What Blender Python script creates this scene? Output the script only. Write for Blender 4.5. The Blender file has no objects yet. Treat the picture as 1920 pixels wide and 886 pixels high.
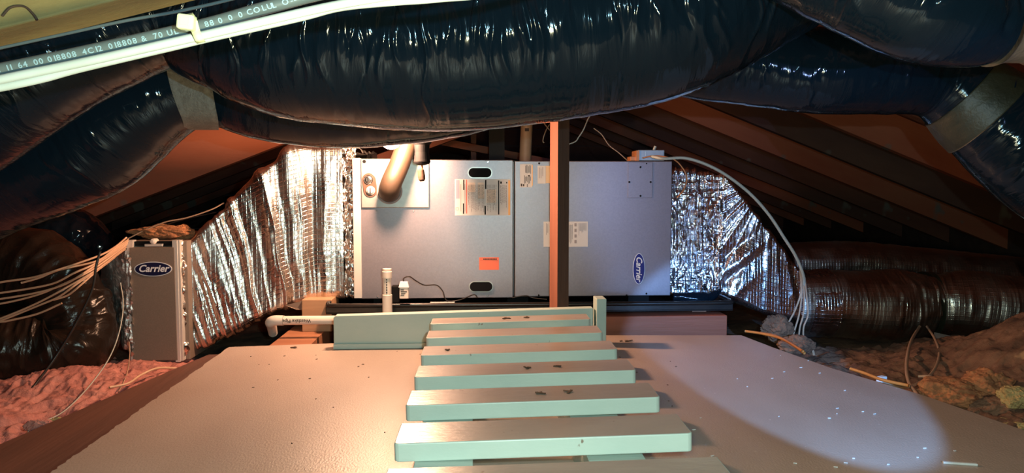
import bpy, bmesh, math, random
import numpy as np
from mathutils import Vector, Matrix

random.seed(7)
rng = np.random.default_rng(11)
PI = math.pi
scn = bpy.context.scene
COL = scn.collection

# ------------------------------------------------------------------ camera
F = 1400.0
CAMZ = 0.39
EYE = Vector((0, 0, CAMZ))
pitch = math.atan2(93.0, F)
yaw = math.asin(75.0 / F * math.cos(pitch) / math.sqrt(1 + (75.0 / F * math.cos(pitch)) ** 2))
right = Vector((math.cos(yaw), -math.sin(yaw), 0))
fwd = Vector((math.sin(yaw) * math.cos(pitch), math.cos(yaw) * math.cos(pitch), -math.sin(pitch)))
upv = right.cross(fwd)
cd = bpy.data.cameras.new('camera')
cam = bpy.data.objects.new('camera', cd)
COL.objects.link(cam)
R = Matrix((right, upv, -fwd)).transposed()
cam.matrix_world = Matrix.Translation(EYE) @ R.to_4x4()
cd.sensor_fit = 'HORIZONTAL'
cd.sensor_width = 36
cd.lens = 36 * F / 1920
cd.clip_start = 0.02
cd.clip_end = 50
scn.camera = cam

# ------------------------------------------------------------------ world, lights, exposure
scn.view_settings.view_transform = 'Standard'
scn.view_settings.look = 'None'
scn.view_settings.exposure = 0.0
scn.view_settings.gamma = 1
w = bpy.data.worlds.new('world')
scn.world = w
w.use_nodes = True
w.node_tree.nodes['Background'].inputs[0].default_value = (0.6, 0.75, 1, 1)
w.node_tree.nodes['Background'].inputs[1].default_value = 0.004


def light(name, kind, loc, power, color, target=None, size=0.01, spot=None, blend=0.2):
    d = bpy.data.lights.new(name, kind)
    d.energy = power
    d.color = color
    if kind == 'AREA':
        d.size = size
    else:
        d.shadow_soft_size = size
    if kind == 'SPOT':
        d.spot_size = math.radians(spot)
        d.spot_blend = blend
    o = bpy.data.objects.new(name, d)
    o.location = loc
    if target is not None:
        o.rotation_euler = (Vector(target) - Vector(loc)).to_track_quat('-Z', 'Y').to_euler()
    COL.objects.link(o)
    return o


light('flash_lamp', 'POINT', (0.07, 0.0, 0.43), 23, (0.38, 0.80, 1.0), size=0.004)
light('near_fill', 'POINT', (0.03, 0.14, 0.36), 19.0, (1.0, 1.0, 0.62), size=0.02)  # added yellow fill without a real source, brightens near treads and cables
light('hand_torch', 'SPOT', (0.48, 0.0, 0.40), 26, (0.34, 0.50, 1.0), target=(0.74, 2.08, 0.36), size=0.004, spot=28, blend=0.6)
light('hand_torch_core', 'SPOT', (0.48, 0.0, 0.40), 165, (0.20, 0.48, 1.0), target=(0.655, 1.6, 0.005), size=0.004, spot=18, blend=0.25)
BULB_STRENGTH = 1200

# ------------------------------------------------------------------ helpers


def U(px, py, Y=None, Z=None):
    d = fwd * F + right * (px - 960) + upv * (443 - py)
    t = (Y / d.y) if Y is not None else ((Z - CAMZ) / d.z)
    return EYE + d * t


_r, _u, _f = np.array(right), np.array(upv), np.array(fwd)


def PJ(P):
    q = P - np.array(EYE)
    dz = np.maximum(q @ _f, 1e-3)
    return 960 + F * (q @ _r) / dz, 443 - F * (q @ _u) / dz


def vnoise(P, seed=0):
    P = np.asarray(P, float)
    i = np.floor(P).astype(np.int64)
    f = P - i
    f = f * f * (3 - 2 * f)

    def h(a, b, c):
        n = (a * 374761393 + b * 668265263 + c * 2147483647 + seed * 974634777) & 0xffffffff
        n = ((n ^ (n >> 13)) * 1274126177) & 0xffffffff
        n = n ^ (n >> 16)
        return (n & 0xffff) / 65535.0 * 2 - 1
    r = 0
    for dx in (0, 1):
        wx = f[..., 0] if dx else 1 - f[..., 0]
        for dy in (0, 1):
            wy = f[..., 1] if dy else 1 - f[..., 1]
            for dz in (0, 1):
                wz = f[..., 2] if dz else 1 - f[..., 2]
                r = r + wx * wy * wz * h(i[..., 0] + dx, i[..., 1] + dy, i[..., 2] + dz)
    return r


def fbm(P, octs=4, seed=0, ridged=False):
    P = np.asarray(P, float)
    a, s, t = 1.0, 0, 0
    for k in range(octs):
        n = vnoise(P * 2 ** k, seed + k)
        if ridged:
            n = 1 - 2 * np.abs(n)
        s = s + a * n
        t += a
        a *= 0.5
    return s / t


def st(x, y, z=0.0):
    x, y = np.broadcast_arrays(x, y)
    return np.stack([x, y, np.full_like(x, z, dtype=float) if np.isscalar(z) else np.broadcast_to(z, x.shape)], -1)


# ---- object bookkeeping
def wloc(o):
    v = Vector((0, 0, 0))
    while o is not None:
        v = v + o.location
        o = o.parent
    return v


def tag(o, label=None, cat=None, group=None, kind=None):
    if label:
        o['label'] = label
    if cat:
        o['category'] = cat
    if group:
        o['group'] = group
    if kind:
        o['kind'] = kind
    return o


def thing(name, label, cat, loc, group=None):
    o = bpy.data.objects.new(name, None)
    o.empty_display_size = 0.03
    o.location = loc
    COL.objects.link(o)
    return tag(o, label, cat, group)


def finish(name, verts, faces, m, parent=None, smooth=False, uvs=None, label=None, cat=None, group=None, kind=None, bevel=0):
    V = np.asarray([tuple(v) for v in verts] if not isinstance(verts, np.ndarray) else verts, float)
    if parent is not None:
        off = np.array(wloc(parent))
    else:
        off = np.array([(V[:, 0].min() + V[:, 0].max()) / 2, (V[:, 1].min() + V[:, 1].max()) / 2, V[:, 2].min()])
    me = bpy.data.meshes.new(name)
    me.from_pydata((V - off).tolist(), [], faces if isinstance(faces, list) else faces.tolist())
    if uvs is not None:
        ul = me.uv_layers.new(name='UVMap')
        li = np.empty(len(me.loops), dtype=np.int32)
        me.loops.foreach_get('vertex_index', li)
        ul.data.foreach_set('uv', np.asarray(uvs, np.float32)[li].ravel())
    if bevel:
        bm = bmesh.new()
        bm.from_mesh(me)
        bmesh.ops.bevel(bm, geom=[e for e in bm.edges if e.calc_face_angle(0) > 0.6], offset=bevel, segments=2, affect='EDGES', profile=0.5)
        bm.to_mesh(me)
        bm.free()
    if smooth:
        me.polygons.foreach_set('use_smooth', [True] * len(me.polygons))
    me.materials.append(m)
    me.update()
    o = bpy.data.objects.new(name, me)
    COL.objects.link(o)
    if parent is not None:
        o.parent = parent
    else:
        o.location = off
    return tag(o, label, cat, group, kind)


class MB:
    def __init__(s):
        s.v = []
        s.f = []

    def box(s, x0, x1, y0, y1, z0, z1, M=None):
        n = len(s.v)
        for z in (z0, z1):
            for x, y in ((x0, y0), (x1, y0), (x1, y1), (x0, y1)):
                p = Vector((x, y, z))
                s.v.append(M @ p if M is not None else p)
        for q in ((3, 2, 1, 0), (4, 5, 6, 7), (0, 1, 5, 4), (1, 2, 6, 5), (2, 3, 7, 6), (3, 0, 4, 7)):
            s.f.append([n + i for i in q])
        return s

    def prism(s, bottom, top):
        n = len(s.v)
        k = len(bottom)
        s.v += [Vector(p) for p in bottom] + [Vector(p) for p in top]
        s.f.append([n + i for i in reversed(range(k))])
        s.f.append([n + k + i for i in range(k)])
        for i in range(k):
            j = (i + 1) % k
            s.f.append([n + i, n + j, n + k + j, n + k + i])
        return s

    def extr(s, pts, y0, y1):
        """polygon of (x, z) seen from the front (counter-clockwise), thickness y0..y1"""
        b = [(x, y0, z) for x, z in pts]
        t = [(x, y1, z) for x, z in pts]
        return s.prism(t, b)

    def cyl(s, a, b, r0, r1=None, n=20, cap=True):
        r1 = r0 if r1 is None else r1
        a, b = Vector(a), Vector(b)
        t = (b - a).normalized()
        e = Vector((0, 0, 1)) if abs(t.z) < 0.9 else Vector((1, 0, 0))
        x = t.cross(e).normalized()
        y = t.cross(x)
        k = len(s.v)
        for c, r in ((a, r0), (b, r1)):
            for i in range(n):
                q = 2 * PI * i / n
                s.v.append(c + x * math.cos(q) * r + y * math.sin(q) * r)
        for i in range(n):
            j = (i + 1) % n
            s.f.append([k + i, k + j, k + n + j, k + n + i])
        if cap:
            s.f.append([k + i for i in reversed(range(n))])
            s.f.append([k + n + i for i in range(n)])
        return s

    def lathe(s, c, axis, prof, n=28):
        """prof: list of (distance along axis, radius)"""
        c = Vector(c)
        t = Vector(axis).normalized()
        e = Vector((0, 0, 1)) if abs(t.z) < 0.9 else Vector((1, 0, 0))
        x = t.cross(e).normalized()
        y = t.cross(x)
        k = len(s.v)
        for d, r in prof:
            for i in range(n):
                q = 2 * PI * i / n
                s.v.append(c + t * d + x * math.cos(q) * r + y * math.sin(q) * r)
        for j in range(len(prof) - 1):
            for i in range(n):
                i2 = (i + 1) % n
                s.f.append([k + j * n + i, k + j * n + i2, k + (j + 1) * n + i2, k + (j + 1) * n + i])
        s.f.append([k + i for i in reversed(range(n))])
        s.f.append([k + (len(prof) - 1) * n + i for i in range(n)])
        return s

    def build(s, name, m, parent=None, **kw):
        return finish(name, s.v, s.f, m, parent, **kw)


def spline(pts, n):
    P = np.array([tuple(p) for p in pts], float)
    P = np.vstack([2 * P[0] - P[1], P, 2 * P[-1] - P[-2]])
    m = len(P) - 3
    t = np.linspace(0, m - 1e-9, n)
    i = t.astype(int)
    f = (t - i)[:, None]
    p0, p1, p2, p3 = P[i], P[i + 1], P[i + 2], P[i + 3]
    return 0.5 * (2 * p1 + (p2 - p0) * f + (2 * p0 - 5 * p1 + 4 * p2 - p3) * f ** 2 + (3 * p1 - p0 - 3 * p2 + p3) * f ** 3)


def resample(P, n):
    d = np.r_[0, np.cumsum(np.linalg.norm(np.diff(P[:, :3], axis=0), axis=1))]
    t = np.linspace(0, d[-1], n)
    return np.stack([np.interp(t, d, P[:, k]) for k in range(P.shape[1])], 1), t


def frames(C, ref=(0, 0, 1)):
    T = np.gradient(C, axis=0)
    T /= np.linalg.norm(T, axis=1, keepdims=True)
    ref = np.array(ref, float)
    B = ref - (T @ ref)[:, None] * T
    B /= np.linalg.norm(B, axis=1, keepdims=True)
    N = np.cross(T, B)
    return T, B, N


def tube(pts, radii, n=200, k=64, disp=None, ref=(0, 0, 1), s_range=None, dr=0.0, cap=True):
    """pts list of points, radii per point. returns verts, faces, uvs. theta 0 = up, increasing towards N"""
    S = spline([tuple(p) + (r,) for p, r in zip([tuple(p) for p in pts], radii)], 600)
    Q, s = resample(S, 600)
    if s_range:
        a, b = s_range[0] * s[-1], s_range[1] * s[-1]
    else:
        a, b = 0, s[-1]
    tt = np.linspace(a, b, n)
    C = np.stack([np.interp(tt, s, Q[:, j]) for j in range(3)], 1)
    r = np.interp(tt, s, Q[:, 3]) + dr
    T, B, N = frames(C, ref)
    th = np.arange(k) / k * 2 * PI
    SS, TH = np.meshgrid(tt, th, indexing='ij')
    RR = np.repeat(r[:, None], k, 1)
    if disp is not None:
        RR = RR + disp(SS, TH, RR)
    P = C[:, None, :] + RR[..., None] * (np.cos(TH)[..., None] * B[:, None, :] + np.sin(TH)[..., None] * N[:, None, :])
    V = P.reshape(-1, 3)
    i, j = np.meshgrid(np.arange(n - 1), np.arange(k), indexing='ij')
    j2 = (j + 1) % k
    Fc = np.stack([i * k + j, i * k + j2, (i + 1) * k + j2, (i + 1) * k + j], -1).reshape(-1, 4).tolist()
    if cap:
        Fc.append([q for q in reversed(range(k))][::-1])
        Fc.append([(n - 1) * k + q for q in range(k)][::-1])
    uv = np.stack([SS, TH * RR.mean()], -1).reshape(-1, 2)
    return V, Fc, uv


def wire(name, pts, r, m, label=None, cat='wire', parent=None, group=None, n=None, k=8):
    pts = [Vector(p) for p in pts]
    n = n or max(24, 12 * len(pts))
    e = pts[-1] - pts[0]
    ref = (0, 0, 1) if abs(e.normalized().z) < 0.7 else (0, 1, 0)
    if abs(e.normalized().dot(Vector(ref))) > 0.95:
        ref = (1, 0, 0)
    V, Fc, uv = tube(pts, [r] * len(pts), n=n, k=k, ref=ref)
    return finish(name, V, Fc, m, parent, smooth=True, uvs=uv, label=label, cat=None if parent else cat, group=group)


def grid_faces(n, m):
    i, j = np.meshgrid(np.arange(n - 1), np.arange(m - 1), indexing='ij')
    return np.stack([i * m + j, (i + 1) * m + j, (i + 1) * m + j + 1, i * m + j + 1], -1).reshape(-1, 4).tolist()


# ------------------------------------------------------------------ materials
def nmat(name):
    m = bpy.data.materials.new(name)
    m.use_nodes = True
    nt = m.node_tree
    return m, nt, nt.nodes['Principled BSDF']


def N_(nt, typ, **kw):
    n = nt.nodes.new(typ)
    for k, v in kw.items():
        if k in n.inputs:
            n.inputs[k].default_value = v
        else:
            setattr(n, k, v)
    return n


def pm(name, c1, c2=None, scale=8, stretch=(1, 1, 1), rough=0.5, rough2=None, metal=0.0, bump=0.0, bscale=40, bstretch=None,
       spec=0.5, coat=0.0, coords='Object', specks=None, emit=None, detail=5, contrast=(0.35, 0.65)):
    m, nt, b = nmat(name)
    L = nt.links
    b.inputs['Metallic'].default_value = metal
    b.inputs['Roughness'].default_value = rough
    b.inputs['Specular IOR Level'].default_value = spec
    b.inputs['Coat Weight'].default_value = coat
    b.inputs['Coat Roughness'].default_value = 0.15
    tc = N_(nt, 'ShaderNodeTexCoord')
    c1 = tuple(c1) + (1,)
    b.inputs['Base Color'].default_value = c1
    if c2 is not None:
        mp = N_(nt, 'ShaderNodeMapping')
        mp.inputs['Scale'].default_value = stretch
        L.new(tc.outputs[coords], mp.inputs[0])
        no = N_(nt, 'ShaderNodeTexNoise', Scale=scale, Detail=detail, Roughness=0.6)
        L.new(mp.outputs[0], no.inputs['Vector'])
        cr = N_(nt, 'ShaderNodeValToRGB')
        cr.color_ramp.elements[0].position = contrast[0]
        cr.color_ramp.elements[1].position = contrast[1]
        cr.color_ramp.elements[0].color = c1
        cr.color_ramp.elements[1].color = tuple(c2) + (1,)
        L.new(no.outputs['Fac'], cr.inputs[0])
        src = cr.outputs[0]
        if rough2 is not None:
            mr = N_(nt, 'ShaderNodeMapRange')
            mr.inputs['To Min'].default_value = rough
            mr.inputs['To Max'].default_value = rough2
            L.new(no.outputs['Fac'], mr.inputs[0])
            L.new(mr.outputs[0], b.inputs['Roughness'])
        if specks:
            sn = N_(nt, 'ShaderNodeTexNoise', Scale=specks[0], Detail=3, Roughness=0.7)
            L.new(tc.outputs[coords], sn.inputs['Vector'])
            sr = N_(nt, 'ShaderNodeValToRGB')
            sr.color_ramp.elements[0].position = specks[1]
            sr.color_ramp.elements[1].position = specks[1] + 0.04
            L.new(sn.outputs['Fac'], sr.inputs[0])
            mx = N_(nt, 'ShaderNodeMix', data_type='RGBA')
            L.new(sr.outputs[0], mx.inputs['Factor'])
            L.new(src, mx.inputs['A'])
            mx.inputs['B'].default_value = tuple(specks[2]) + (1,)
            src = mx.outputs['Result']
        L.new(src, b.inputs['Base Color'])
    if bump:
        mp2 = N_(nt, 'ShaderNodeMapping')
        mp2.inputs['Scale'].default_value = bstretch or stretch
        L.new(tc.outputs[coords], mp2.inputs[0])
        n2 = N_(nt, 'ShaderNodeTexNoise', Scale=bscale, Detail=4, Roughness=0.6)
        L.new(mp2.outputs[0], n2.inputs['Vector'])
        bp = N_(nt, 'ShaderNodeBump', Strength=min(bump, 1.0), Distance=0.002 * max(1.0, bump))
        L.new(n2.outputs['Fac'], bp.inputs['Height'])
        L.new(bp.outputs[0], b.inputs['Normal'])
    if emit:
        b.inputs['Emission Color'].default_value = tuple(emit[0]) + (1,)
        b.inputs['Emission Strength'].default_value = emit[1]
    return m


def foil_mat(name, tint, rough, grid, strength):
    """aluminium foil facing with a reinforcing scrim of raised threads (UV in metres)"""
    m, nt, b = nmat(name)
    L = nt.links
    b.inputs['Metallic'].default_value = 1.0
    b.inputs['Base Color'].default_value = tuple(tint) + (1,)
    tc = N_(nt, 'ShaderNodeTexCoord')
    sep = N_(nt, 'ShaderNodeSeparateXYZ')
    L.new(tc.outputs['UV'], sep.inputs[0])
    outs = []
    for ax, sc in (('X', grid[0]), ('Y', grid[1])):
        mu = N_(nt, 'ShaderNodeMath', operation='MULTIPLY')
        L.new(sep.outputs[ax], mu.inputs[0])
        mu.inputs[1].default_value = 2 * PI / sc
        sn = N_(nt, 'ShaderNodeMath', operation='SINE')
        L.new(mu.outputs[0], sn.inputs[0])
        pw = N_(nt, 'ShaderNodeMapRange')
        pw.inputs['From Min'].default_value = 0.7
        pw.inputs['From Max'].default_value = 1.0
        L.new(sn.outputs[0], pw.inputs[0])
        outs.append(pw.outputs[0])
    mx = N_(nt, 'ShaderNodeMath', operation='MAXIMUM')
    L.new(outs[0], mx.inputs[0])
    L.new(outs[1], mx.inputs[1])
    no = N_(nt, 'ShaderNodeTexNoise', Scale=55.0, Detail=5, Roughness=0.65, Distortion=0.6)
    L.new(tc.outputs['UV'], no.inputs['Vector'])
    no2 = N_(nt, 'ShaderNodeTexNoise', Scale=9.0, Detail=3)
    L.new(tc.outputs['UV'], no2.inputs['Vector'])
    rr = N_(nt, 'ShaderNodeMapRange')
    rr.inputs['From Min'].default_value = 0.3
    rr.inputs['From Max'].default_value = 0.7
    rr.inputs['To Min'].default_value = rough * 0.75
    rr.inputs['To Max'].default_value = rough * 1.4
    L.new(no2.outputs['Fac'], rr.inputs[0])
    L.new(rr.outputs[0], b.inputs['Roughness'])
    b1 = N_(nt, 'ShaderNodeBump', Strength=strength, Distance=0.0012)
    L.new(mx.outputs[0], b1.inputs['Height'])
    b2 = N_(nt, 'ShaderNodeBump', Strength=0.35, Distance=0.0022)
    L.new(no.outputs['Fac'], b2.inputs['Height'])
    L.new(b1.outputs[0], b2.inputs['Normal'])
    L.new(b2.outputs[0], b.inputs['Normal'])
    return m


def film_mat(name, c, rough, bumps=0.5, sc=(60, 9)):
    m, nt, b = nmat(name)
    L = nt.links
    b.inputs['Base Color'].default_value = tuple(c) + (1,)
    b.inputs['Roughness'].default_value = rough
    b.inputs['Specular IOR Level'].default_value = 0.27
    tc = N_(nt, 'ShaderNodeTexCoord')
    mp = N_(nt, 'ShaderNodeMapping')
    mp.inputs['Scale'].default_value = (sc[0], sc[1], 1)
    L.new(tc.outputs['UV'], mp.inputs[0])
    no = N_(nt, 'ShaderNodeTexNoise', Scale=1.0, Detail=4, Roughness=0.55, Distortion=0.8)
    L.new(mp.outputs[0], no.inputs['Vector'])
    b2 = N_(nt, 'ShaderNodeBump', Strength=bumps, Distance=0.006)
    L.new(no.outputs['Fac'], b2.inputs['Height'])
    L.new(b2.outputs[0], b.inputs['Normal'])
    return m


def wood_mat(name, ca, cb, axis='X', rough=0.6, scale=14):
    s = {'X': (0.08, 1, 1), 'Y': (1, 0.08, 1), 'Z': (1, 1, 0.08)}[axis]
    return pm(name, ca, cb, scale=scale, stretch=s, rough=rough, bump=0.6, bscale=scale * 5, bstretch=s, detail=7)


M = {}
M['film'] = film_mat('black_duct_film', (0.004, 0.009, 0.015), 0.095, 0.28)
M['film_dull'] = film_mat('dusty_black_film', (0.016, 0.010, 0.007), 0.24, 0.6, (40, 14))
M['foil'] = foil_mat('foil_facing', (0.66, 0.61, 0.58), 0.25, (0.012, 0.012), 0.35)
M['foil_cool'] = foil_mat('foil_facing_shiny', (0.78, 0.80, 0.86), 0.20, (0.009, 0.012), 0.5)
M['foil_dusty'] = foil_mat('foil_facing_dusty', (0.56, 0.49, 0.42), 0.33, (0.010, 0.014), 0.3)
M['foil_matte'] = foil_mat('matte_foil_facing', (0.80, 0.76, 0.72), 0.42, (0.012, 0.012), 0.4)
M['foil_tape'] = foil_mat('foil_tape', (0.85, 0.80, 0.76), 0.22, (0.5, 0.5), 0.0)
M['steel'] = pm('grey_painted_steel', (0.235, 0.208, 0.235), (0.26, 0.23, 0.255), scale=220, rough=0.34, metal=0.55, bump=0.12, bscale=700)
M['steel_light'] = pm('galvanised_steel', (0.40, 0.385, 0.37), (0.35, 0.34, 0.33), scale=60, rough=0.34, metal=0.6)
M['taupe'] = pm('taupe_painted_steel', (0.20, 0.15, 0.115), (0.235, 0.175, 0.135), scale=300, rough=0.5, bump=0.15, bscale=900)
M['white_edge'] = pm('pale_metal_flange', (0.72, 0.68, 0.63), rough=0.35, metal=0.3)
M['black'] = pm('black_plastic', (0.006, 0.006, 0.007), rough=0.75, spec=0.12)
M['black_pan'] = pm('black_moulded_pan', (0.010, 0.009, 0.009), (0.02, 0.016, 0.014), scale=20, rough=0.28)
M['gap'] = pm('dark_seam', (0.01, 0.009, 0.009), rough=0.7)
M['pipe_brown'] = pm('dusty_vent_pipe', (0.040, 0.025, 0.016), (0.055, 0.035, 0.022), scale=14, rough=0.55)
M['pvc'] = pm('cream_pvc', (0.80, 0.74, 0.66), (0.74, 0.66, 0.58), scale=10, rough=0.35)
M['pvc_old'] = pm('tan_vent_pipe', (0.55, 0.40, 0.26), (0.48, 0.34, 0.22), scale=12, rough=0.5)
M['ink'] = pm('dark_ink', (0.05, 0.035, 0.03), rough=0.6)
M['greyink'] = pm('grey_ink', (0.30, 0.27, 0.27), rough=0.6)
M['paper'] = pm('white_label', (0.60, 0.59, 0.58), rough=0.5)
M['paper_tan'] = pm('tan_label', (0.66, 0.47, 0.28), rough=0.5)
M['paper_pink'] = pm('pink_print', (0.80, 0.32, 0.42), rough=0.5)
M['paper_org'] = pm('orange_print', (0.88, 0.45, 0.12), rough=0.5)
M['paper_red'] = pm('red_print', (0.75, 0.12, 0.06), rough=0.5)
M['paper_peach'] = pm('peach_print', (0.82, 0.66, 0.54), rough=0.5)
M['sticker_red'] = pm('red_orange_sticker', (0.90, 0.17, 0.075), rough=0.45)
M['navy'] = pm('navy_emblem', (0.006, 0.010, 0.05), rough=0.3)
M['navy_bright'] = pm('royal_navy_emblem', (0.010, 0.014, 0.20), rough=0.3)
M['logo_white'] = pm('emblem_white', (0.80, 0.82, 0.85), rough=0.35)
M['deck'] = pm('smooth_hardboard', (0.40, 0.30, 0.24), (0.47, 0.365, 0.30), scale=5, stretch=(1, 0.5, 1), rough=0.34, rough2=0.44, bump=0.35, bscale=330,
               spec=0.9, specks=(95, 0.70, (0.72, 0.66, 0.58)))
M['deck_edge'] = pm('raw_board_edge', (0.62, 0.50, 0.38), (0.4, 0.28, 0.2), scale=30, rough=0.8)
M['tread'] = pm('weathered_white_cool_lit', (0.43, 0.55, 0.505), (0.50, 0.61, 0.56), scale=9, stretch=(0.5, 1, 1), rough=0.42, bump=0.25, bscale=90,
                specks=(38, 0.69, (0.22, 0.17, 0.13)))  # white paint; the cyan of the cool flash is put into its colour
M['tread_worn'] = pm('scuffed_tread_top', (0.29, 0.235, 0.20), (0.41, 0.35, 0.30), scale=8, stretch=(0.35, 1, 1), rough=0.33, bump=0.3, bscale=120, spec=0.8, specks=(30, 0.69, (0.16, 0.10, 0.07)))
M['wood_y'] = wood_mat('rough_fir_along', (0.26, 0.105, 0.055), (0.38, 0.17, 0.09), 'Y')
M['wood_x'] = wood_mat('rough_fir_across', (0.30, 0.115, 0.055), (0.42, 0.19, 0.10), 'X')
M['wood_z'] = wood_mat('rough_fir_upright', (0.22, 0.08, 0.05), (0.30, 0.115, 0.07), 'Z')
M['wood_dark'] = wood_mat('dark_stained_timber', (0.030, 0.014, 0.009), (0.05, 0.022, 0.013), 'Z')
M['wood_front'] = wood_mat('dark_timber_face', (0.045, 0.022, 0.015), (0.085, 0.04, 0.025), 'Z')  # darker timber colour for the front face of the post
M['wood_beam'] = wood_mat('red_timber', (0.22, 0.055, 0.025), (0.30, 0.085, 0.04), 'X')
M['wood_joist'] = wood_mat('dull_brown_joist', (0.10, 0.040, 0.026), (0.16, 0.062, 0.038), 'Y')
M['wood_block'] = wood_mat('tan_wood_block', (0.46, 0.26, 0.14), (0.36, 0.20, 0.11), 'X', scale=9)
M['wood_pale'] = pm('pale_mottled_board', (0.42, 0.30, 0.10), (0.34, 0.23, 0.08), scale=22, stretch=(0.5, 1, 1), rough=0.7, bump=0.5, bscale=120)
M['rafter'] = pm('stained_red_rafter', (0.30, 0.085, 0.045), (0.42, 0.15, 0.08), scale=5, stretch=(0.25, 1, 1), rough=0.75, bump=0.6, bscale=60, specks=(7, 0.66, (0.22, 0.15, 0.10)))
for _q, (_a, _b) in enumerate((((0.46, 0.11, 0.055), (0.58, 0.18, 0.09)), ((0.16, 0.055, 0.035), (0.26, 0.10, 0.06)), ((0.22, 0.10, 0.065), (0.14, 0.06, 0.045)))):
    M['rafter%d' % _q] = pm('stained_rafter_%s' % 'abc'[_q], _a, _b, scale=4, stretch=(0.3, 1, 1), rough=0.75, bump=0.6, bscale=60, specks=(3.2, 0.60, (0.26, 0.21, 0.17)))
M['sheath'] = pm('old_roof_sheathing', (0.17, 0.058, 0.036), (0.27, 0.10, 0.06), scale=4, stretch=(1, 0.15, 1), rough=0.85, bump=0.6, bscale=40, specks=(5, 0.64, (0.15, 0.11, 0.085)))
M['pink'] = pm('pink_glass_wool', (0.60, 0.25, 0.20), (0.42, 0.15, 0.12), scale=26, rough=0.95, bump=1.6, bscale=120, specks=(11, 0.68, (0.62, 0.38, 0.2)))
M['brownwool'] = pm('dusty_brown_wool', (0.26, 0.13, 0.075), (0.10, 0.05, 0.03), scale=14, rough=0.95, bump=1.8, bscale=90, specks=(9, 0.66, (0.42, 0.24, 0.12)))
M['orangewool'] = pm('orange_glass_wool', (0.50, 0.21, 0.085), (0.32, 0.13, 0.06), scale=30, rough=0.95, bump=1.6, bscale=140)
M['yellowwool'] = pm('yellow_glass_wool', (0.50, 0.36, 0.15), (0.36, 0.25, 0.10), scale=30, rough=0.95, bump=1.6, bscale=140)
M['floor'] = pm('dark_ceiling_back', (0.10, 0.06, 0.045), (0.06, 0.035, 0.028), scale=12, rough=0.95)
M['strap'] = pm('grey_woven_strap', (0.13, 0.105, 0.085), (0.18, 0.15, 0.12), scale=90, rough=0.6, bump=1.0, bscale=260)
M['strap_tan'] = pm('tan_strap', (0.16, 0.10, 0.06), (0.12, 0.08, 0.045), scale=40, rough=0.65, bump=0.6, bscale=120)
M['strap_green'] = pm('olive_tape', (0.015, 0.016, 0.008), (0.03, 0.028, 0.015), scale=25, rough=0.5, bump=0.6, bscale=120)
M['cable_white'] = pm('white_cable_jacket', (0.48, 0.49, 0.44), (0.42, 0.43, 0.37), scale=18, rough=0.45)
M['cable_cream'] = pm('cream_cable_jacket', (0.66, 0.42, 0.27), (0.55, 0.33, 0.2), scale=14, rough=0.5)
M['cable_tan'] = pm('tan_cable_jacket', (0.50, 0.33, 0.22), (0.42, 0.27, 0.18), scale=14, rough=0.5)
M['cable_orange'] = pm('orange_cable_jacket', (0.55, 0.20, 0.04), (0.42, 0.14, 0.03), scale=14, rough=0.5)
M['cable_grey'] = pm('grey_conduit_jacket', (0.085, 0.10, 0.095), (0.11, 0.125, 0.115), scale=30, rough=0.42)
M['cable_black'] = pm('black_cord', (0.02, 0.016, 0.014), rough=0.4)
M['print_blue'] = pm('pale_blue_print', (0.24, 0.33, 0.35), rough=0.5)
M['tie'] = pm('ivory_nylon', (0.66, 0.66, 0.36), rough=0.4)
M['metal_knob'] = pm('chromed_metal', (0.75, 0.72, 0.70), rough=0.22, metal=1.0)
M['box_metal'] = pm('blue_grey_box_metal', (0.40, 0.46, 0.52), (0.34, 0.40, 0.46), scale=40, rough=0.35, metal=0.5)
M['copper'] = pm('orange_fitting', (0.55, 0.22, 0.09), rough=0.45, metal=0.3)
M['debris'] = pm('dry_leaf_crumbs', (0.10, 0.055, 0.03), (0.05, 0.03, 0.02), scale=50, rough=0.9)
M['bulb'] = pm('glowing_bulb', (1, 0.8, 0.6), rough=0.3, emit=((1.0, 0.56, 0.34), BULB_STRENGTH))
M['plugbrown'] = pm('brown_plug_plastic', (0.09, 0.05, 0.035), rough=0.35)
M['plastic_grey'] = pm('grey_scrap_plastic', (0.30, 0.27, 0.25), rough=0.5)

# ------------------------------------------------------------------ text helper


def text_mesh(body, size, extr=0.0003, shear=0.0, align='CENTER', bold=0.0):
    cu = bpy.data.curves.new('t', 'FONT')
    cu.body = body
    cu.size = size
    cu.extrude = extr
    cu.shear = shear
    cu.offset = bold
    cu.align_x = align
    cu.align_y = 'CENTER'
    cu.resolution_u = 3
    ob = bpy.data.objects.new('t', cu)
    COL.objects.link(ob)
    dg = bpy.context.evaluated_depsgraph_get()
    me = bpy.data.meshes.new_from_object(ob.evaluated_get(dg))
    bpy.data.objects.remove(ob)
    bpy.data.curves.remove(cu)
    V = np.array([tuple(v.co) for v in me.vertices]).reshape(-1, 3)
    Fc = [list(p.vertices) for p in me.polygons]
    bpy.data.meshes.remove(me)
    return V, Fc


def place_text(name, body, size, origin, xdir, ydir, m, parent, **kw):
    V, Fc = text_mesh(body, size, **kw)
    x = np.array(Vector(xdir).normalized())
    y = np.array(Vector(ydir).normalized())
    z = np.cross(x, y)
    W = np.array(origin) + V[:, :1] * x + V[:, 1:2] * y + V[:, 2:3] * z
    return finish(name, W, Fc, m, parent, kind='stuff')


# ------------------------------------------------------------------ STRUCTURE: floor, roof, far wall
RIDX, RIDZ, SL = 0.07, 1.19, 0.39
MB().box(-3.3, 3.4, -0.6, 7.2, -0.17, -0.15).build('floor', M['floor'], kind='structure')

ang = math.atan(SL)


RPICK = [1, 1, 1, 1, 2, 0, 2, 0, 1, 2, 0, 1, 0]
LPICK = [1, 1, 1, 1, 0, 0, 2, 0, 0, 0, 1, 2, 0]


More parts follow.
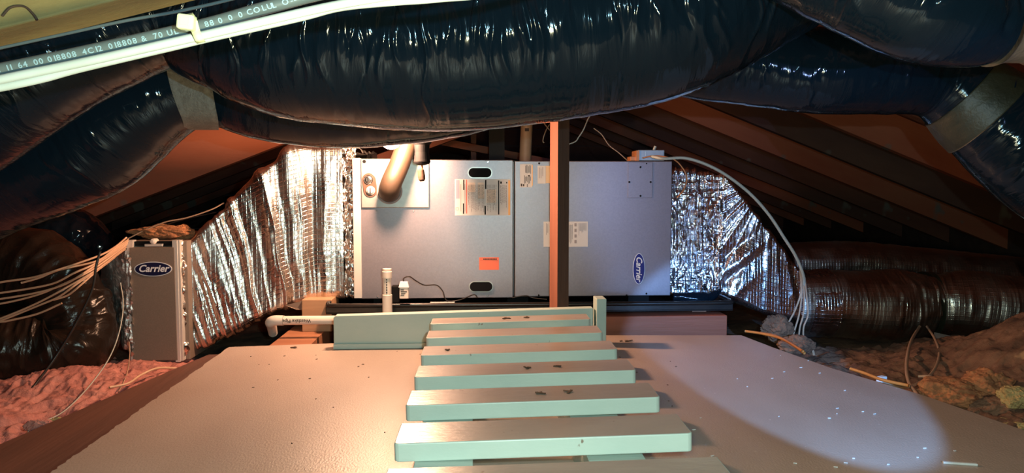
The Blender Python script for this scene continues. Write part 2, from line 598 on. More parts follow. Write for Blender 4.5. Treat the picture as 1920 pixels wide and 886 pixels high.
def slope(side):
    nm = 'ceiling_left' if side < 0 else 'ceiling_right'
    root = bpy.data.objects.new(nm, None)
    root.location = (RIDX, 0, RIDZ)
    COL.objects.link(root)
    tag(root, kind='structure')
    # rafters: one shared mesh, long axis down the slope
    ln = 3.35
    mb = MB().box(0, ln, -0.019, 0.019, 0.0, 0.14)
    mesh3 = []
    for q in range(3):
        me = bpy.data.meshes.new('rafter')
        me.from_pydata([tuple(v) for v in mb.v], [], mb.f)
        me.materials.append(M['rafter' + str(q)])
        mesh3.append(me)
    Ys = [0.43, 0.95, 1.47, 1.99, 2.51, 3.03, 3.55, 4.07, 4.59, 5.11, 5.63, 6.15, 6.67]
    for y in Ys:
        o = bpy.data.objects.new('rafter', mesh3[RPICK[Ys.index(y)] if side > 0 else LPICK[Ys.index(y)]])
        COL.objects.link(o)
        o.parent = root
        o.location = (0, y, 0)
        o.rotation_euler = (0, ang, 0) if side > 0 else (0, ang, PI)
    bw = 0.143
    me = bpy.data.meshes.new('board')
    b = MB().box(0, bw - 0.004, -0.6, 7.2, 0, 0.019)
    me.from_pydata([tuple(v) for v in b.v], [], b.f)
    me.materials.append(M['sheath'])
    for i in range(24):
        o = bpy.data.objects.new('roof_board', me)
        COL.objects.link(o)
        o.parent = root
        d = i * bw
        dz = 0.141 + random.uniform(0, 0.003)
        if side > 0:
            o.location = (d * math.cos(ang) + dz * math.sin(ang), 0, -d * math.sin(ang) + dz * math.cos(ang))
            o.rotation_euler = (0, ang, 0)
        else:
            dd = d + bw
            o.location = (-(dd * math.cos(ang) + dz * math.sin(ang)), 0, -dd * math.sin(ang) + dz * math.cos(ang))
            o.rotation_euler = (0, -ang, 0)
    return root


slope(-1)
slope(1)
MB().box(RIDX - 0.012, RIDX + 0.012, -0.6, 7.1, RIDZ - 0.02, RIDZ + 0.14).build('ridge_board', M['wood_y'], label='long ridge board along the top of the roof where rafters meet', cat='beam')
MB().box(3.02, 3.06, -0.6, 7.1, -0.15, 0.30).build('wall_right', M['floor'], kind='structure')
MB().box(-2.92, -2.88, -0.6, 7.1, -0.15, 0.30).build('wall_left', M['floor'], kind='structure')
# far gable wall of boards
gw = bpy.data.objects.new('wall_back', None)
gw.location = (0, 7.1, -0.15)
COL.objects.link(gw)
tag(gw, kind='structure')
for i in range(9):
    z0, z1 = -0.15 + i * 0.155, -0.15 + i * 0.155 + 0.15
    hw = lambda z: max(0.02, (RIDZ + 0.14 - z) / SL)
    MB().extr([(RIDX - hw(z0), z0), (RIDX + hw(z0), z0), (RIDX + hw(z1), z1), (RIDX - hw(z1), z1)], 7.1, 7.12).build('siding_board', M['sheath'], gw)

# joists of the attic floor
_j = [U(-200, 918, Z=-0.03), U(0, 832, Z=-0.03), U(330, 690, Z=-0.03), U(392, 664, Z=-0.03)]
_jp = [(-0.50, 0.6), (-0.50, _j[3].y), *[(p.x, p.y) for p in reversed(_j)]]
MB().prism([(x, y, -0.15) for x, y in _jp], [(x, y, -0.03) for x, y in _jp]).build('floor_joist', M['wood_joist'], label='long brown joist running along the left edge of the deck beside pink insulation', cat='joist')
MB().box(-0.505, -0.405, 1.835, 2.75, -0.15, -0.004).build('floor_joist', M['wood_x'], label='short red-brown joist end past the deck under the cream pipe', cat='joist')
a = U(1130, 593, Y=1.965)
b_ = U(1363, 627, Y=1.965)
MB().box(0.27, b_.x, 1.965, 2.03, -0.12, a.z).build('cross_beam', M['wood_beam'], label='reddish timber lying crosswise under the right end of the black pan', cat='beam', bevel=0.002)
for (x0, x1) in ((-0.30, -0.21), (0.62, 0.66)):
    MB().box(x0, x1, 2.06, 3.0, -0.15, 0.048).build('support_block', M['wood_y'], label='timber sleeper hidden in the gloom under the black pan, %s end' % ('left' if x0 < 0 else 'right'), cat='beam')

# ------------------------------------------------------------------ DECK
dk = thing('deck_board', 'large smooth tan hardboard sheet forming the walking deck', 'board', (0, 1.2, -0.012))
dl = [(-0.585, 0.35), (-0.585, 0.9)]
edge = []
for t in np.linspace(0, 1, 60):
    px, py = 93 + (430 - 93) * t, 886 + (650 - 886) * t
    p = U(px, py, Z=0)
    edge.append((p.x + random.uniform(-0.0022, 0.0022), p.y))
far = [tuple(U(626, 643, Z=0)[:2]), (U(632, 641, Z=0).x, 1.93), (0.33, 1.935)] + [tuple(U(x, 628, Z=0)[:2]) for x in (1140, 1250, 1390)]
rt = [tuple(U(x, y, Z=0)[:2]) for x, y in ((1450, 651), (1560, 690), (1730, 740), (1920, 806), (2100, 870), (2300, 950))]
poly = [(-0.57, 0.2)] + edge + far + rt + [(1.0, 0.2)]
MB().prism([(x, y, -0.012) for x, y in reversed(poly)][::-1], [(x, y, 0.0) for x, y in poly]).build('sheet', M['deck'], dk)
# fix prism orientation (counter-clockwise seen from above is required)

# small bits lying on deck


def crumb(cx, cy, z, n, sp, m, name, label, cat):
    mb = MB()
    for i in range(n):
        x, y = cx + random.gauss(0, sp), cy + random.gauss(0, sp * 0.5)
        a_ = random.uniform(0, PI)
        l, w_ = random.uniform(0.003, 0.008), random.uniform(0.0012, 0.003)
        R_ = Matrix.Translation((x, y, z)) @ Matrix.Rotation(a_, 4, 'Z') @ Matrix.Rotation(random.uniform(-.2, .2), 4, 'Y')
        mb.box(-l, l, -w_, w_, 0.0, 0.0015, R_)
    return mb.build(name, m, label=label, cat=cat, kind='stuff')


p = U(552, 652, Z=0)
crumb(p.x, p.y, 0.001, 3, 0.004, M['debris'], 'leaf_crumb', 'dark crumbs of debris on the deck left of the green-tinted board', 'debris')
p = U(1160, 640, Z=0)
crumb(p.x + 0.02, p.y, 0.001, 5, 0.012, M['debris'], 'leaf_crumb', 'dark crumbs of debris on the deck just right of the upright end block', 'debris')
mb = MB()
for i in range(34):
    px, py = random.uniform(1250, 1850), random.uniform(660, 880)
    q = U(px, py, Z=0)
    if q.x > 0.80:
        continue
    l, w_ = random.uniform(0.0008, 0.0030), random.uniform(0.0006, 0.0012)
    mb.box(-l, l, -w_, w_, 0.0002, 0.0012, Matrix.Translation((q.x, q.y, 0)) @ Matrix.Rotation(random.uniform(-.6, .6), 4, 'Z'))
mb.build('paint_fleck', M['paper'], label='scattered pale flecks on the right half of the deck', cat='debris', kind='stuff')
mb = MB()
for i in range(70):
    px, py = random.uniform(460, 1280), random.uniform(655, 870)
    q = U(px, py, Z=0)
    if -0.12 < q.x < 0.33:
        continue
    l, w_ = random.uniform(0.0008, 0.0028), random.uniform(0.0005, 0.0012)
    mb.box(-l, l, -w_, w_, 0.0002, 0.0012, Matrix.Translation((q.x, q.y, 0)) @ Matrix.Rotation(random.uniform(-3, 3), 4, 'Z'))
mb.build('dirt_fleck', M['debris'], label='scattered dark specks of dirt on the deck', cat='debris', kind='stuff')
q = U(1800, 870, Z=0)
MB().box(-0.022, 0.022, -0.0018, 0.0018, 0.0002, 0.003, Matrix.Translation(q) @ Matrix.Rotation(-0.25, 4, 'Z')).build('wood_splinter', M['paper'], label='thin pale splinter on the deck near the bottom right corner', cat='splinter')

# ------------------------------------------------------------------ LADDER TREADS
lad = thing('attic_ladder', 'folding attic ladder with weathered white treads lying over the deck', 'ladder', (0.09, 1.3, 0))
HT, TH_ = 0.31, 0.0235
roll = 0.025
for k in range(-1, 6):
    Yf = 0.9003 + 0.1608 * k
    yc = [None]
    xl, xr = -0.0975, 0.2735
    if k == -1:
        xl, xr = -0.0975, 0.2755
    z1 = CAMZ - HT
    z0 = z1 - TH_
    c = Vector(((xl + xr) / 2, Yf, z1))
    hw = (xr - xl) / 2
    dp = 0.081 if k < 5 else 0.074
    rot = Matrix.Translation(c) @ Matrix.Rotation(-roll, 4, 'Y') @ Matrix.Rotation(-0.02, 4, 'Z')
    mb = MB()
    r_ = 0.006
    # rounded front corners
    prof = [(-hw, dp), (-hw, r_), (-hw + 0.002, 0.0018), (-hw + r_, 0), (hw - r_, 0), (hw - 0.002, 0.0018), (hw, r_), (hw, dp)]
    bot = [rot @ Vector((x, y, -TH_)) for x, y in prof]
    top = [rot @ Vector((x, y, 0)) for x, y in prof]
    # counter clockwise order from above
    mb.prism(list(reversed(bot))[::-1], top)
    tr = mb.build('tread', M['tread'], lad, bevel=0.0016)
    tr.data.materials.append(M['tread_worn'])
    for f_ in tr.data.polygons:
        if f_.normal.z > 0.95:
            f_.material_index = 1
for x0, x1 in ((-0.072, 0.0), (0.143, 0.215)):
    V = []
    mb = MB().box(x0, x1, 0.74, 1.75, 0.0005, 0.0525)
    mb.build('rail', M['tread'], lad, bevel=0.001)
spots = [(950, 588, 4), (985, 590, 3), (840, 668, 3), (992, 673, 3), (1045, 691, 4), (1015, 739, 3), (1060, 745, 2), (1140, 822, 3), (900, 616, 2), (873, 729, 2), (1180, 745, 2)]

# header board (cool light tinted in as pale green) and end block
hb = thing('header_board', 'long pale painted board with a cool light tint in its colour, standing on edge behind the top treads', 'board', (0, 1.88, 0))
l0 = U(626, 592, Y=1.800)
r0 = U(1112, 577, Y=1.800)
lb = U(626, 648, Y=1.800).x
mb = MB()
pts = [(lb, 0.0008), (r0.x, 0.0008), (r0.x, r0.z), (l0.x + 0.003, l0.z), (lb, l0.z - 0.004)]
mb.extr(pts, 1.800, 1.830)
mb.build('plank', M['tread'], hb, bevel=0.0015)
MB().box(lb, lb + 0.235, 1.794, 1.7995, 0.0008, 0.0125).build('bottom_strip', M['tread'], hb)
e0 = U(1119, 560, Y=1.788)
e1 = U(1135, 640, Y=1.788)
MB().box(e0.x, e1.x + 0.002, 1.788, 1.842, 0.001, e0.z).build('end_block', M['tread'], bevel=0.0015, label='short pale blue block standing upright at the right end of the green-tinted board', cat='block')

# ------------------------------------------------------------------ FURNACE
YF = 2.08
fu = thing('furnace', 'grey horizontal furnace cabinet with two front panels in the black pan', 'furnace', (0.05, 2.45, 0.05))
xl, xr = U(664, 430, Y=YF).x, U(1262, 430, Y=YF).x
zt, zb = U(960, 300, Y=YF).z, U(960, 559, Y=YF).z
MB().box(xl + 0.004, xr - 0.001, YF + 0.018, YF + 0.72, zb + 0.004, zt - 0.002).build('cabinet', M['steel'], fu, bevel=0.002)


def px_x(px, Y=YF):
    return U(px, 430, Y=Y).x


def px_z(py, Y=YF, px=960):
    return U(px, py, Y=Y).z


def pbox(mb, x0, y0, x1, y1, Ya, Yb):
    """box whose front face (at Ya) covers the given rectangle"""
    A = U(x0, y1, Y=Ya)
    B = U(x1, y0, Y=Ya)
    return mb.box(A.x, B.x, Ya, Yb, A.z, B.z)


def panel(name, x0, y0, x1, y1, Ya, Yb, m, parent, bev=0.0012, **kw):
    return pbox(MB(), x0, y0, x1, y1, Ya, Yb).build(name, m, parent, bevel=bev, **kw)


dL = panel('front_panel', 677, 299.5, 962, 560, YF, YF + 0.018, M['steel'], fu, 0.002)
dR = panel('front_panel', 965, 302, 1260.5, 556, YF, YF + 0.018, M['steel'], fu, 0.002)
panel('end_flange', 664, 296, 675, 559, YF - 0.004, YF + 0.03, M['white_edge'], fu, label='pale vertical metal end flange')
panel('burner_panel', 678, 297.5, 804, 389, YF - 0.007, YF - 0.0005, M['steel_light'], fu, 0.0015, label='lighter inset burner access panel')


def stadium(cx, cy, w_, h_, Ya, Yb, n=14, ang_=0):
    c = U(cx, cy, Y=Ya)
    s = Ya / F
    w_, h_ = w_ * s / 2, h_ * s / 2
    pts = []
    if w_ >= h_:
        for a0, sx in ((-PI / 2, 1), (PI / 2, -1)):
            for i in range(n + 1):
                q = a0 + PI * i / n
                pts.append((sx * (w_ - h_) + h_ * math.cos(q), h_ * math.sin(q)))
    else:
        for a0, sz in ((0, 1), (PI, -1)):
            for i in range(n + 1):
                q = a0 + PI * i / n
                pts.append((w_ * math.cos(q), sz * (h_ - w_) + w_ * math.sin(q)))
    ca, sa = math.cos(ang_), math.sin(ang_)
    return [(c.x + x * ca - z * sa, c.z + x * sa + z * ca) for x, z in pts]


for cx, cy in ((900, 323.5), (902, 537)):
    g = MB().extr(stadium(cx, cy, 46, 20.5, YF - 0.004, 0), YF - 0.004, YF + 0.001).build('grip', M['steel_light'], dL)
    MB().extr(stadium(cx, cy, 42.5, 17.5, YF - 0.0055, 0), YF - 0.0055, YF - 0.0042).build('grip_recess', M['black'], dL)
# knob plate
MB().extr(stadium(693, 347, 25, 45, YF - 0.010, 0, ang_=0.12), YF - 0.010, YF - 0.0072).build('valve_plate', M['plugbrown'], fu, bevel=0.0008)
for cy, cx, m in ((336.5, 691, 'metal_knob'), (357, 695, 'greyink')):
    c = U(cx, cy, Y=YF - 0.010)
    MB().lathe(c, (0, -1, 0), [(0, 0.0125), (0.003, 0.0125), (0.0045, 0.011), (0.0045, 0.0095), (0.008, 0.0085), (0.009, 0.006)]).build('valve_knob', M[m], fu, smooth=False)
    MB().box(c.x - 0.001, c.x + 0.001, c.y - 0.0105, c.y - 0.008, c.z - 0.007, c.z + 0.007).build('knob_slot', M['black'], fu)
for cx, cy, r, m in ((683, 301, 3.2, 'black'), (706, 302, 2.6, 'logo_white'), (715, 302, 3.0, 'metal_knob')):
    c = U(cx, cy + 1.5, Y=YF - 0.007)
    MB().cyl(c, c + Vector((0, -0.0012, 0)), r * YF / F, n=16).build('hole_plug', M[m], fu)
c = U(756, 316, Y=YF - 0.007)
MB().lathe(c, (0, -1, 0), [(0, 0.0135), (0.002, 0.0135), (0.004, 0.0115), (0.0045, 0.004)]).build('hole_plug', M['black'], fu, label='black round plug beside the vent pipe')
# vent collar
c = U(730, 358, Y=YF - 0.007)
MB().lathe(c, (0, -1, 0), [(0, 0.036), (0.002, 0.036), (0.004, 0.032), (0.003, 0.030)]).build('vent_collar', M['greyink'], fu)
for (x, y) in ((706, 395), (775, 396), (915, 303.5), (818, 303), (708, 556), (914, 554)):
    c = U(x, y, Y=YF)
    MB().cyl(c, c + Vector((0, -0.002, 0)), 0.0026, 0.0016, n=8).build('screw', M['metal_knob'], dL)
for (x, y) in ((1011, 306), (1010, 553), (1212, 306.5), (1212, 550), (1175, 553)):
    c = U(x, y, Y=YF)
    MB().cyl(c, c + Vector((0, -0.002, 0)), 0.0028, 0.0018, n=8).build('screw', M['black'], dR)
# bright glossy seam
panel('seam_strip', 963, 300, 965, 559, YF + 0.012, YF + 0.018, M['gap'], fu, 0)
# access plate
ap = panel('access_plate', 1177, 304, 1224, 371, YF - 0.0015, YF, M['steel'], dR, 0.0008)
for (x, y) in ((1201, 313), (1180, 341), (1220, 341), (1201, 367)):
    c = U(x, y, Y=YF - 0.0015)
    MB().cyl(c, c + Vector((0, -0.002, 0)), 0.0030, 0.0018, n=8).build('screw', M['black'], dR)

# stickers (flat, thin) with print as bars


def sticker(parent, x0, y0, x1, y1, m, lab):
    return pbox(MB(), x0, y0, x1, y1, YF - 0.0007, YF - 0.0001).build('sticker', m, parent, label=lab)


def bars(parent, rects, m, name='printing'):
    mb = MB()
    for r in rects:
        pbox(mb, *r, YF - 0.0011, YF - 0.0006)
    return mb.build(name, m, parent, kind='stuff')


s1 = sticker(dL, 853, 335.5, 957, 403.5, M['paper'], 'large white safety sticker with pink, red and orange bands')
bars(s1, [(855, 337, 861.5, 372)], M['paper_pink'])
bars(s1, [(953, 338, 956.5, 403)], M['paper_org'])
bars(s1, [(874, 336.5, 875.5, 400)], M['paper_red'])
bars(s1, [(877, 342, 891, 360), (896, 342, 908, 372), (912, 355, 930, 380)], M['paper_peach'])
bars(s1, [(868.5, 336.5, 870.5, 356), (868, 381, 870, 400.5), (909.5, 337, 912, 354), (908.5, 385.5, 911, 402), (934, 338, 936, 402),
          (938, 340, 941, 344), (949, 341, 951, 343.5)], M['black'])
rr_ = []
for x in list(np.arange(878, 908, 2.6)) + list(np.arange(914, 932, 2.6)):
    y = 346
    e = random.uniform(380, 398)
    while y < e:
        l = random.uniform(2, 7)
        rr_.append((x, y, x + 0.9, min(y + l, e)))
        y += l + random.uniform(0.6, 1.4)
for x in np.arange(938, 951, 2.2):
    y = 347
    e = random.uniform(376, 396)
    while y < e:
        l = random.uniform(2, 6)
        rr_.append((x, y, x + 1.0, min(y + l, e)))
        y += l + random.uniform(0.5, 1.2)
rr_ += [(863.5, 345, 864.4, 396), (871.5, 345, 872.2, 396)]
bars(s1, rr_, M['greyink'])
bars(s1, [(854.5, 388.5, 860, 389.3), (854.5, 393.2, 860, 394), (854.5, 388.5, 855.3, 394), (859.3, 388.5, 860, 394)], M['greyink'])
s2 = sticker(dL, 898.5, 482, 935.5, 505.5, M['sticker_red'], 'small red-orange sticker with a dark heading')
bars(s2, [(x, 484.2, x + 2.3, 486.6) for x in np.arange(906, 931, 2.9)] + [(900, 487.6, 934, 488)], M['ink'])
s3 = sticker(dR, 975, 307.5, 998, 351, M['paper'], 'white sticker with an orange line on its right edge')
bars(s3, [(997.2, 309, 998.8, 348)], M['paper_org'])
bars(s3, [(x, random.uniform(309, 312), x + 0.8, random.uniform(321, 326)) for x in np.arange(985, 996, 1.9)] + [(x, random.uniform(328, 331), x + 0.8, random.uniform(338, 345)) for x in np.arange(983, 996, 1.9)] +
     [(990, 328, 993.5, 330.5), (976.5, 344, 979, 349), (980.5, 345, 983, 349), (988, 345, 989, 350)], M['ink'])
s4 = sticker(dR, 1008, 310.5, 1023, 344, M['paper'], 'narrow white sticker near the timber post')
bars(s4, [(1011, 314, 1012, 334), (1014, 316, 1015, 334), (1017, 313, 1018, 330)], M['greyink'])
s5 = sticker(dR, 1023.3, 310.5, 1034, 343, M['paper_tan'], 'tan narrow sticker edge beside the timber post')  # tan strip continuing the white sticker towards the post
s6 = sticker(dR, 1019, 415, 1102.5, 462.5, M['paper'], 'white rating sticker partly behind the timber post')
bars(s6, [(x, 420 + random.uniform(0, 3), x + 0.8, random.uniform(438, 458)) for x in np.arange(1067, 1074, 1.9)] +
     [(1077, 418 + 10.5 * i, 1081, 424 + 10.5 * i) for i in range(4)] +
     [(x, 418, x + 0.7, random.uniform(430, 442)) for x in np.arange(1085, 1100, 1.9)] + [(1024, 418, 1025, 440), (1026.5, 420, 1027.4, 436)], M['greyink'])
# emblem: oval, border, lettering


def oval(cx, cy, w_, h_, Ya, Yb, m, parent, name):
    c = U(cx, cy, Y=Ya)
    s = Ya / F
    pts = [(c.x + w_ * s / 2 * math.cos(2 * PI * i / 48), c.z + h_ * s / 2 * math.sin(2 * PI * i / 48)) for i in range(48)]
    return MB().extr(pts, Ya, Yb).build(name, m, parent)


em = oval(1198, 503.5, 23, 59, YF - 0.0010, YF - 0.0001, M['logo_white'], dR, 'emblem')
oval(1198, 503.5, 21, 57, YF - 0.0014, YF - 0.0009, M['navy_bright'], em, 'emblem_field')
c = U(1198, 503.5, Y=YF - 0.0018)
place_text('lettering', 'Carrier', 0.0235, c, (0, 0, -1), (1, 0, 0), M['logo_white'], em, shear=0.3, bold=0.0004)

# junction box on top
jb = thing('junction_box', 'small blue-grey metal electrical box on top of the furnace right end', 'electrical box', U(1220, 300, Y=2.12))
A, B = U(1197, 301, Y=2.10), U(1246, 281, Y=2.10)
MB().box(A.x, B.x, 2.10, 2.17, zt, B.z).build('box', M['box_metal'], jb, bevel=0.0015)
MB().box(A.x - 0.022, A.x - 0.001, 2.105, 2.15, zt, A.z + 0.012).build('fitting', M['copper'], jb, bevel=0.001)
MB().box(A.x - 0.006, A.x + 0.002, 2.098, 2.16, zt, B.z - 0.002).build('side_flange', M['copper'], jb)
MB().box(A.x + 0.02, B.x - 0.004, 2.0985, 2.10, A.z + 0.008, B.z - 0.004).build('cover', M['box_metal'], jb)
MB().cyl(U(1226, 281, Y=2.13), U(1229, 274, Y=2.13), 0.004, n=10).build('wire_nut', M['cable_white'], jb)

# drain pan
pan = thing('drain_pan', 'shallow black plastic drain pan under the furnace', 'pan', (0.05, 2.4, 0.05))
px0, px1 = U(612, 575, Y=2.01).x, U(1372, 575, Y=2.01).x
rim = U(960, 568, Y=2.01).z
for nm, bx in (('pan_floor', (px0, px1, 2.0, 2.9, 0.0505, 0.054)),
               ('pan_wall', (px0, px1, 2.0, 2.008, 0.054, rim - 0.004)), ('pan_wall', (px0, px1, 2.89, 2.9, 0.054, rim - 0.004)),
               ('pan_wall', (px0, px0 + 0.008, 2.008, 2.89, 0.054, rim + 0.006)), ('pan_wall', (px1 - 0.008, px1, 2.008, 2.89, 0.054, rim))):
    MB().box(*bx).build(nm, M['black_pan'], pan, bevel=0.001)
V, Fc, uv = tube([(px0, 2.88, rim), (px0, 2.3, rim), (px0, 2.05, rim), (px0 + 0.01, 2.008, rim), (px0 + 0.05, 2.0, rim - 0.001), (0.1, 2.0, rim - 0.002), (px1 - 0.05, 2.0, rim - 0.002), (px1 - 0.01, 2.008, rim), (px1, 2.05, rim), (px1, 2.3, rim), (px1, 2.88, rim)],
                 [0.006] * 11, n=160, k=10)
finish('pan_rim', V, Fc, M['black_pan'], pan, smooth=True, uvs=uv)
for x in (-0.28, 0.1, 0.45):
    MB().box(x, x + 0.06, 2.12, 2.72, 0.054, zb + 0.004).build('rubber_rest', M['black'], label='low black rubber rest under the furnace %s' % ({-0.28: 'left end', 0.1: 'middle', 0.45: 'right end'}[x]), cat='block')
q0, q1 = U(806, 561, Y=2.03), U(852, 569, Y=2.03)
MB().box(q0.x, q1.x, 2.03, 2.06, 0.0545, 0.0725).build('foam_strip', M['paper'], label='white strip lying inside the black pan below the furnace', cat='strip')

# wood block + pipe
A, B = U(566, 596, Y=2.04), U(626, 561, Y=2.04)
MB().box(A.x, B.x - 0.006, 2.04, 2.15, -0.004, B.z).build('wood_block', M['wood_block'], bevel=0.002, label='tan wooden block propping the foil duct left of the black pan', cat='block')

pp = thing('condensate_pipe', 'cream plastic drain pipe lying level in front of the wooden block', 'pipe', U(570, 600, Y=1.955))
z_ = U(570, 600, Y=1.955).z
xa, xb = U(506, 600, Y=1.955).x, U(655, 600, Y=1.955).x
MB().cyl((xa + 0.03, 1.955, z_), (xb + 0.06, 1.955, z_), 0.0115, n=24).build('pipe', M['pvc'], pp, smooth=False)
V, Fc, uv = tube([(xa + 0.036, 1.955, z_), (xa + 0.012, 1.955, z_ + 0.000), (xa + 0.0, 1.962, z_ - 0.006), (xa - 0.004, 1.985, z_ - 0.018), (xa - 0.010, 2.02, z_ - 0.045)], [0.0132, 0.0135, 0.0138, 0.013, 0.012], n=40, k=20, ref=(0, 1, 1))
finish('elbow', V, Fc, M['pvc'], pp, smooth=True, uvs=uv)
place_text('printing', 'Westlake Pipe', 0.0125, (U(556, 600, Y=1.943).x, 1.943, z_ + 0.001), (-1, 0, 0), (0, 0, -1), M['ink'], pp, bold=0.0002, extr=0.0002)
sp = thing('standpipe', 'short upright white plastic pipe with a collar cap by the furnace', 'pipe', U(726, 590, Y=1.955))
xs = U(726, 540, Y=1.955).x
zc = U(726, 503, Y=1.955).z
zm = U(726, 553, Y=1.955).z
MB().lathe((xs, 1.955, 0.001), (0, 0, 1), [(0, 0.0128), (zm, 0.0128), (zm + 0.001, 0.0108)]).build('coupling', M['pvc'], sp)
MB().cyl((xs, 1.955, zm), (xs, 1.955, zc - 0.02), 0.0108, n=24).build('pipe', M['pvc'], sp)
MB().lathe((xs, 1.955, zc - 0.024), (0, 0, 1), [(0, 0.0125), (0.016, 0.0128), (0.017, 0.0118), (0.0235, 0.0118), (0.024, 0.010)]).build('cap', M['pvc'], sp)
mb = MB()
for i in range(6):
    z = zm + 0.006 + i * 0.0068
    mb.box(xs - 0.0015, xs + 0.0015, 1.9435, 1.9445, z, z + 0.004)
mb.build('printing', M['ink'], sp, kind='stuff')
fs = thing('float_switch', 'small white float switch box clipped to the pan beside the standpipe', 'switch', U(757, 565, Y=1.985))
A, B = U(749, 560, Y=1.985), U(766, 538, Y=1.985)
MB().box(A.x, B.x, 1.985, 2.0, A.z, B.z).build('body', M['pvc'], fs, bevel=0.002)
A2, B2 = U(747, 539, Y=1.983), U(767, 528, Y=1.983)
MB().prism([(A2.x, 1.983, A2.z), (B2.x, 1.983, A2.z), (B2.x, 2.0, A2.z), (A2.x, 2.0, A2.z)],
           [(A2.x + .004, 1.986, B2.z), (B2.x - .004, 1.986, B2.z), (B2.x - .004, 1.998, B2.z), (A2.x + .004, 1.998, B2.z)]).build('cap', M['logo_white'], fs, bevel=0.001)
mb = MB()
for i, (x0, x1) in enumerate(((751, 757), (751, 763), (752, 760), (751, 758))):
    a0, a1 = U(x0, 542 + i * 3.4, Y=1.9845), U(x1, 543.4 + i * 3.4, Y=1.9845)
    mb.box(a0.x, a1.x, 1.9843, 1.985, a1.z, a0.z)
mb.build('printing', M['ink'], fs, kind='stuff')
A, B = U(734, 561, Y=2.0), U(748, 536, Y=2.0)
MB().box(A.x, B.x, 2.0, 2.03, A.z - 0.01, B.z).build('bracket', M['black'], fs, bevel=0.003)
wire('switch_cord', [U(757, 529, Y=1.99), U(758, 521, Y=1.99), U(768, 518, Y=1.99), U(780, 526, Y=2.0), U(796, 534, Y=2.01), U(818, 534, Y=2.02), U(830, 545, Y=2.02), U(838, 563, Y=2.015), U(862, 562, Y=2.015), U(888, 552, Y=2.03), U(896, 558, Y=2.03)], 0.0015, M['cable_black'],
     'thin black cord looping from the float switch along the pan', 'cord')
wire('pan_cord', [U(960, 558, Y=2.04), U(985, 554, Y=2.04), U(1000, 558, Y=2.04), U(1025, 561, Y=2.03)], 0.0015, M['cable_black'], 'thin black cord in the pan left of the timber post', 'cord')

# vent pipe and black socket
V, Fc, uv = tube([U(770, 215, Y=2.025), U(764, 262, Y=2.025), U(750, 305, Y=2.02), U(735, 340, Y=2.012), U(730, 356, Y=2.025), U(730, 359, Y=2.072)],
                 [0.027, 0.027, 0.0275, 0.028, 0.0285, 0.029], n=90, k=40, ref=(1, 0, 0.3))
finish('vent_pipe', V, Fc, M['pipe_brown'], smooth=True, uvs=uv, label='thick brown flue pipe curving down into the furnace burner panel', cat='pipe')
sk = thing('pull_chain_socket', 'black cylindrical lamp socket hanging over the furnace top', 'lamp socket', U(790, 310, Y=1.95))
c0 = U(791, 263, Y=1.95)
MB().lathe(c0, (0, 0, -1), [(-0.05, 0.03), (0, 0.0265), (0.008, 0.024), (0.012, 0.020), (0.03, 0.0185), (0.048, 0.0205), (0.055, 0.022), (0.060, 0.019), (0.064, 0.008)]).build('shell', M['black'], sk)
pl = U(790, 325, Y=1.95)
MB().cyl(c0 + Vector((0, 0, -0.06)), c0 + Vector((0.001, 0, -0.078)), 0.0025, n=10).build('stem', M['copper'], sk)
MB().lathe(U(789, 316, Y=1.95), (0.1, 0, -1), [(0, 0.004), (0.004, 0.0085), (0.02, 0.0095), (0.028, 0.009), (0.033, 0.005)]).build('plug', M['plugbrown'], sk)
bl = thing('light_bulb', 'glowing bare warm bulb peeking below the black duct', 'bulb', U(733, 266, Y=1.895))
bc = U(733, 263, Y=1.895)
MB().lathe(bc + Vector((0, 0, -0.022)), (0, 0, 1), [(0, 0.003), (0.002, 0.011), (0.007, 0.018), (0.014, 0.0225), (0.022, 0.024), (0.031, 0.0225), (0.042, 0.017), (0.052, 0.0125)]).build('glass', M['bulb'], bl, smooth=True)
MB().lathe(bc + Vector((0, 0, 0.030)), (0, 0, 1), [(0, 0.013), (0.025, 0.014), (0.03, 0.02), (0.06, 0.02)]).build('screw_base', M['black'], bl)

# timber post in front of furnace
a0, a1, a2, a3 = U(1045, 568, Y=1.935), U(1066, 568, Y=1.945), U(1064, 568, Y=2.0), U(1030.5, 568, Y=1.985)
rt_ = 0.88 * 1.0
bt = [(p.x, p.y, 0.0005) for p in (a0, a1, a2, a3)]
tp = [(p.x, p.y, 1.1) for p in (a0, a1, a2, a3)]
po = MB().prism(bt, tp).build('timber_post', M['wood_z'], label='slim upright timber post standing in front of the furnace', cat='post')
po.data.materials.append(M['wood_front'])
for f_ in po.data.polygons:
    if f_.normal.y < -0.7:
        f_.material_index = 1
A, B = U(917, 300, Y=3.0), U(946, 300, Y=3.0)
MB().box(A.x, B.x, 3.0, 3.07, -0.15, 1.13).build('timber_post', M['wood_dark'], label='dark upright post behind the furnace between small post and vent pipe', cat='post')
A, B = U(883, 300, Y=3.6), U(893, 300, Y=3.6)
MB().box(A.x, B.x, 3.6, 3.65, -0.15, 1.13).build('timber_post', M['wood_z'], label='thin reddish upright strut far behind the furnace top', cat='post')
V, Fc, uv = tube([U(984, 420, Y=2.95), U(985, 300, Y=2.95), U(988, 230, Y=2.95), U(992, 120, Y=2.95)], [0.0235] * 4, n=20, k=24, ref=(0, 1, 0))
finish('vent_stack', V, Fc, M['pvc_old'], smooth=True, uvs=uv, label='tan upright vent pipe rising behind the furnace', cat='pipe')
a = U(988, 243, Y=2.925)
MB().box(a.x - 0.008, a.x + 0.008, 2.9255, 2.928, a.z - 0.006, a.z + 0.006).build('pipe_mark', M['ink'], label='small dark stamp on the tan vent pipe', cat='mark')

